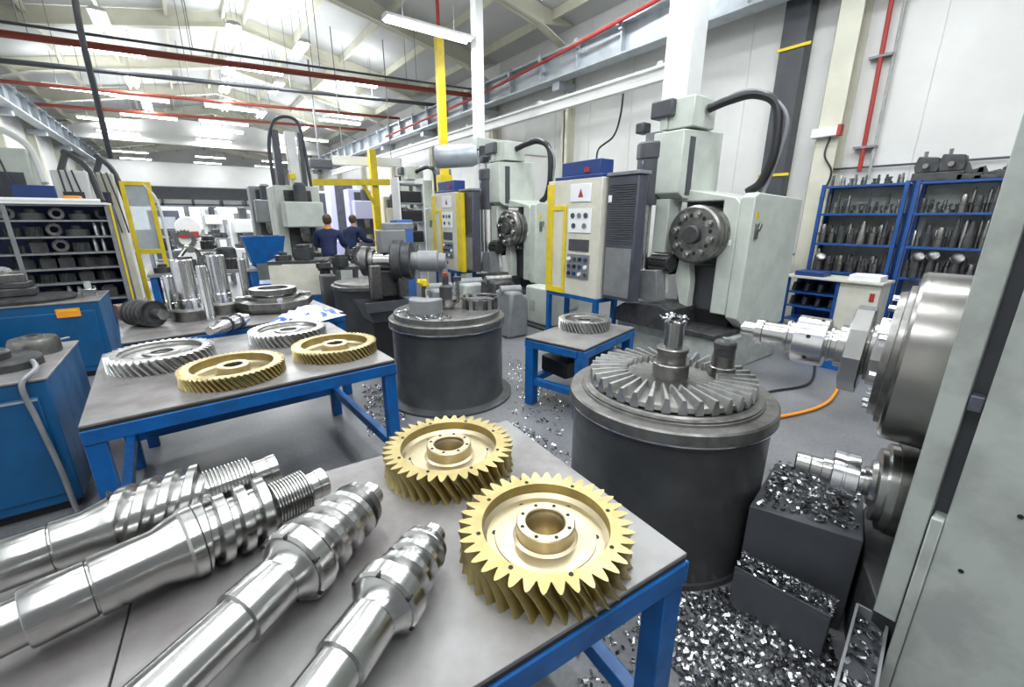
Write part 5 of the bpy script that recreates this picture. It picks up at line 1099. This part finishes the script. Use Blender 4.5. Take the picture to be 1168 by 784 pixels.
obj('bin_body', MB().add([(-0.24, -0.18, 0.86), (0.24, -0.18, 0.86), (0.24, 0.18, 0.86), (-0.24, 0.18, 0.86), (-0.34, -0.24, 1.34), (0.34, -0.24, 1.34), (0.34, 0.24, 1.34), (-0.34, 0.24, 1.34), (-0.31, -0.21, 1.34), (0.31, -0.21, 1.34), (0.31, 0.21, 1.34), (-0.31, 0.21, 1.34), (-0.22, -0.16, 0.9), (0.22, -0.16, 0.9), (0.22, 0.16, 0.9), (-0.22, 0.16, 0.9)],
    [(0, 1, 2, 3), (0, 1, 5, 4), (1, 2, 6, 5), (2, 3, 7, 6), (3, 0, 4, 7), (4, 5, 9, 8), (5, 6, 10, 9), (6, 7, 11, 10), (7, 4, 8, 11), (8, 9, 13, 12), (9, 10, 14, 13), (10, 11, 15, 14), (11, 8, 12, 15), (12, 13, 14, 15)]), 'blue', t)
for sx in (-0.22, 0.18):
    for sy in (-0.16, 0.12): obj('leg', MB().box(sx, sx + 0.04, sy, sy + 0.04, 0, 0.8595), 'blue', t)
obj('shelf', MB().box(-0.4, 0.3, -0.3, 0.3, 0.45, 0.5), 'blue', t)
# cream work table with machine parts
t, P = bg_table('cream fronted bench with dark castings beside the third drum', 346, 320, 7.4, 0.9, 0.7, 0.98, 'iron', 'cream', -0.3)
obj('front_panel', MB().box(-0.44, 0.44, -0.36, -0.345, 0.42, 0.92), 'cream', t)
obj('blue_frame', MB().box(-0.45, 0.45, -0.37, -0.361, 0.05, 0.4), 'blue', t)
clutter(P, 6, 0.8, 0.4, 'dark %s on the cream fronted bench', '%ss on the cream fronted bench', ('gear_blank', 'dark_block', 'cutter'), (1.2, 1.9))
t, P = bg_table('dark bench crowded with castings in front of the workers', 402, 290, 6.9, 1.0, 0.5, 0.92, 'iron', 'dgrey', -0.4)
clutter(P, 9, 1.2, 0.5, 'dark %s on the bench in front of the workers', '%ss on the bench before the workers', sc=(1.0, 1.7))
t, P = bg_table('grey bench with castings left of the far yellow cabinet', 480, 300, 7.7, 0.9, 0.55, 0.92, 'iron', 'mgrey', -0.3)
clutter(P, 6, 0.8, 0.4, 'dark %s on the grey bench left of far yellow cabinet', '%ss on the bench left of the far cabinet', ('cutter', 'gear_blank', 'dark_block', 'steel_pin'), (1.0, 1.6))
# yellow gantry
a, b_ = PD(356, 208, 11.5), PD(444, 208, 12.6)
t = thing('jib_crane', 'yellow jib crane beam and post behind the workers', 'crane', PD(428, 300, 12.4) * 1)
t.location.z = 0
obj('beam', MB().prism([(-0.09, -0.08), (0.09, -0.08), (0.09, 0.08), (-0.09, 0.08)], 0, (b_ - a).length, axis_m(a, b_ - a)), 'yellow', t, w=True)
pp = a.lerp(b_, 0.82)
obj('post', MB().box(pp.x - 0.1, pp.x + 0.1, pp.y + 0.1, pp.y + 0.28, 0, pp.z + 0.9), 'yellow', t, 0.01, w=True)
obj('brace', MB().cyl((pp.x, pp.y + 0.15, pp.z - 0.7), tuple(a.lerp(b_, 0.62)), 0.05, n=8), 'yellow', t, w=True)
a, b_ = PD(380, 183, 12.5), PD(458, 186, 12.8)
t = thing('light_beam', 'long white box beam above the yellow jib crane', 'beam', a)
obj('beam', MB().prism([(-0.12, -0.12), (0.12, -0.12), (0.12, 0.12), (-0.12, 0.12)], 0, (b_ - a).length, axis_m(a, b_ - a)), 'white', t, w=True)
for s_ in (0.15, 0.85):
    q = a.lerp(b_, s_); obj('hanger', MB().cyl((q.x, q.y, q.z + 0.1), (q.x, q.y, slope(q.x) - 0.02), 0.015, n=6), 'mgrey', t, w=True)
a = PD(365, 187, 14)
t = thing('hoist', 'dark hoist unit hanging left of the white box beam', 'hoist', a)
obj('body', MB().cbox((0, 0, 0), (0.7, 0.35, 0.3)), 'dgrey', t, 0.04)
obj('hanger', MB().cyl((0, 0, 0.15), (0, 0, slope(a.x) - a.z - 0.02), 0.03, n=8), 'mgrey', t)
# blue cabinet and black shelf in the middle
q = PD(458, 262, 8.8)
t = thing('tool_locker', 'narrow bright blue locker left of the far yellow cabinet', 'locker', (q.x, q.y, 0))
obj('case', MB().box(-0.16, 0.16, -0.2, 0.2, 0, 1.62), mat('locker_blue', (0.07, 0.18, 0.50), 0.4, 0, 0.1, 4), t, 0.01)
obj('knob', MB().lathe([(0, 0), (0.05, 0), (0.05, 0.03), (0, 0.035)], 16, axis_m((0.0, -0.2, 1.5), (0, -1, 0))), 'white', t)
obj('side_bracket', MB().box(-0.24, -0.161, -0.1, 0.1, 1.0, 1.1), 'white', t)
q = PD(466, 232, 9.6)
t = thing('shelf_unit', 'dark open shelf unit with black boxes above the blue locker', 'shelf', (q.x, q.y, 0))
for sx in (-0.3, 0.27): obj('upright', MB().box(sx, sx + 0.03, -0.2, 0.2, 0, 2.5), 'white', t)
for z in (0.6, 1.1, 1.55, 1.95, 2.35): obj('shelf', MB().box(-0.269, 0.269, -0.2, 0.2, z, z + 0.03), 'mgrey', t)
for z in (1.13, 1.58, 1.98):
    o = obj('black_box', MB().box(-0.24, 0.24, -0.18, 0.15, 0, 0.24), 'black', None, 0.02); o.location = (q.x, q.y, z + 0.001)
    tag(o, 'black box on the dark open shelf unit above blue locker', 'box', 'black boxes on the open shelf unit')
# stack lights and small boxes on the wall side
for i, (u, v, d, lab) in enumerate(((505, 182, 11.0, 'small red and grey switch box below the yellow post'),)):
    q = PD(u, v + 18, d); t = thing('switch_box', lab, 'box', q)
    obj('case', MB().box(-0.2, 0.22, -0.06, 0.1, -0.16, 0.16), 'mgrey', t, 0.01)
    for k in range(3): obj('button', MB().cyl((-0.12 + k * 0.12, -0.06, 0.04), (-0.12 + k * 0.12, -0.085, 0.04), 0.03, n=12), 'red' if k != 1 else 'white', t)

# ------------------------------------------------------------------ workers
def skin_body(parts, mname, parent, name, sub=2):
    """connected chains of (x,y,z,r)"""
    vs, es, rs = [], [], []
    idx = {}
    for ch in parts:
        prev = None
        for p in ch:
            k = tuple(round(c, 4) for c in p[:3])
            if k not in idx: idx[k] = len(vs); vs.append(p[:3]); rs.append(p[3])
            if prev is not None and prev != idx[k]: es.append((prev, idx[k]))
            prev = idx[k]
    me = bpy.data.meshes.new(name); me.from_pydata(vs, es, []); me.materials.append(M[mname]); o = bpy.data.objects.new(name, me); COL.objects.link(o)
    if parent: o.parent = parent
    s = o.modifiers.new('skin', 'SKIN'); s.use_smooth_shade = True
    for i, r in enumerate(rs):
        q = r if isinstance(r, tuple) else (r, r); me.skin_vertices[0].data[i].radius = q; me.skin_vertices[0].data[i].use_root = i == 0
    s.branch_smoothing = 0.6
    b = o.modifiers.new('sub', 'SUBSURF'); b.levels = sub; b.render_levels = sub
    return o
def person(lab, p, rz, lean=0.12, hc='hair', coll=None):
    t = thing('person', lab, 'person', (p.x, p.y, 0), rz)
    L = lean
    def hand(s):
        w = (s * 0.20, 0.50 + L, 1.08); ch = [[(s * 0.235, 0.30 + L, 1.10, 0.042), (*w, 0.030), (s * 0.19, 0.56 + L, 1.07, (0.042, 0.02))]]
        for k, (dx, ln) in enumerate(((-0.03, 0.07), (-0.01, 0.085), (0.01, 0.08), (0.03, 0.06))):
            ch.append([(s * 0.19, 0.56 + L, 1.07, (0.042, 0.02)), (s * 0.19 + dx, 0.60 + L, 1.065, 0.011), (s * 0.19 + dx, 0.60 + L + ln * 0.6, 1.05, 0.0095), (s * 0.19 + dx, 0.60 + L + ln * 0.8, 1.025, 0.008)])
        ch.append([(*w, 0.030), (s * 0.15, 0.55 + L, 1.06, 0.013), (s * 0.135, 0.59 + L, 1.045, 0.010)])
        return ch
    head = [[(0, 0, 0.95, (0.11, 0.08)), (0, 0.02 + L * 0.5, 1.15, (0.13, 0.085)), (0, L * 0.9, 1.36, (0.14, 0.085)), (0, L + 0.01, 1.44, 0.062), (0, L + 0.03, 1.50, 0.056), (0, L + 0.05, 1.58, (0.075, 0.092)), (0, L + 0.045, 1.66, (0.07, 0.085)), (0, L + 0.045, 1.70, (0.04, 0.05))]]
    head.append([(0, L + 0.05, 1.58, (0.075, 0.092)), (0, L + 0.135, 1.572, 0.016), (0, L + 0.155, 1.562, 0.013)])           # nose
    for s in (-1, 1):
        head.append([(0, L * 0.9, 1.36, (0.14, 0.085)), (s * 0.2, L * 0.9, 1.37, 0.052), (s * 0.26, L + 0.06, 1.13, 0.045), (s * 0.235, 0.30 + L, 1.10, 0.042)])
        head += hand(s)
        head.append([(0, 0, 0.95, (0.11, 0.08)), (s * 0.1, 0.0, 0.72, 0.06), (s * 0.11, 0.02, 0.48, 0.05), (s * 0.11, -0.02, 0.1, 0.042), (s * 0.11, 0.1, 0.045, 0.038), (s * 0.115, 0.16, 0.035, 0.028)])
        head.append([(0, L + 0.05, 1.58, (0.075, 0.092)), (s * 0.082, L + 0.035, 1.585, 0.016)])                             # ears
    skin_body(head, 'skin', t, 'body')
    jk = [[(0, 0, 0.86, (0.165, 0.125)), (0, 0.02 + L * 0.5, 1.15, (0.175, 0.125)), (0, L * 0.9, 1.36, (0.185, 0.125)), (0, L + 0.01, 1.445, 0.078)]]
    for s in (-1, 1): jk.append([(0, L * 0.9, 1.36, (0.185, 0.125)), (s * 0.21, L * 0.9, 1.375, 0.09), (s * 0.27, L + 0.06, 1.13, 0.076), (s * 0.235, 0.30 + L, 1.10, 0.058), (s * 0.212, 0.44 + L, 1.085, 0.05)])
    skin_body(jk, 'cloth', t, 'jacket')
    tr = [[(0, 0, 1.02, (0.13, 0.10)), (0, 0, 0.90, (0.135, 0.105))]]
    for s in (-1, 1): tr.append([(0, 0, 0.90, (0.135, 0.105)), (s * 0.105, 0.0, 0.70, 0.09), (s * 0.11, 0.02, 0.48, 0.075), (s * 0.11, -0.02, 0.1, 0.068)])
    skin_body(tr, 'trouser', t, 'trousers')
    for s in (-1, 1): obj('shoe', MB().lathe([(0, -0.02), (0.045, 0.0), (0.055, 0.06), (0.055, 0.16), (0.045, 0.24), (0.0, 0.27)], 14, Matrix.Translation((s * 0.11, -0.08, 0.05)) @ Matrix.Rotation(-PI / 2, 4, 'X') @ Matrix.Diagonal((1, 0.85, 1, 1))), 'black', t)
    hair = MB().lathe([(0, 0.108), (0.05, 0.098), (0.085, 0.06), (0.094, 0.0), (0.088, -0.05), (0.07, -0.075)], 20, Matrix.Translation((0, L + 0.025, 1.625)) @ Matrix.Rotation(0.35, 4, 'X') @ Matrix.Diagonal((0.92, 1.1, 1, 1)))
    obj('hair', hair, hc, t)
    for s in (-1, 1): obj('eye', MB().lathe([(0, -0.009), (0.007, -0.005), (0.009, 0), (0.007, 0.005), (0, 0.009)], 10, Matrix.Translation((s * 0.032, L + 0.128, 1.602))), 'hole', t)
    obj('mouth', MB().cbox((0, L + 0.13, 1.535), (0.045, 0.012, 0.008)), 'red', t, 0.003)
    if coll: obj('collar', MB().lathe([(0.082, 0), (0.075, 0.035), (0.066, 0.04)], 18, Matrix.Translation((0, L + 0.012, 1.445))), coll, t)
    return t
p = PD(372, 262, 8.5); person('worker in navy jacket with orange collar seen from behind, nearer of the two', p, -0.5, 0.12, 'hair', 'orange')
p = PD(396, 262, 10.3); person('worker in navy jacket bending at machine, farther of the two', p, -1.0, 0.2, 'hair')
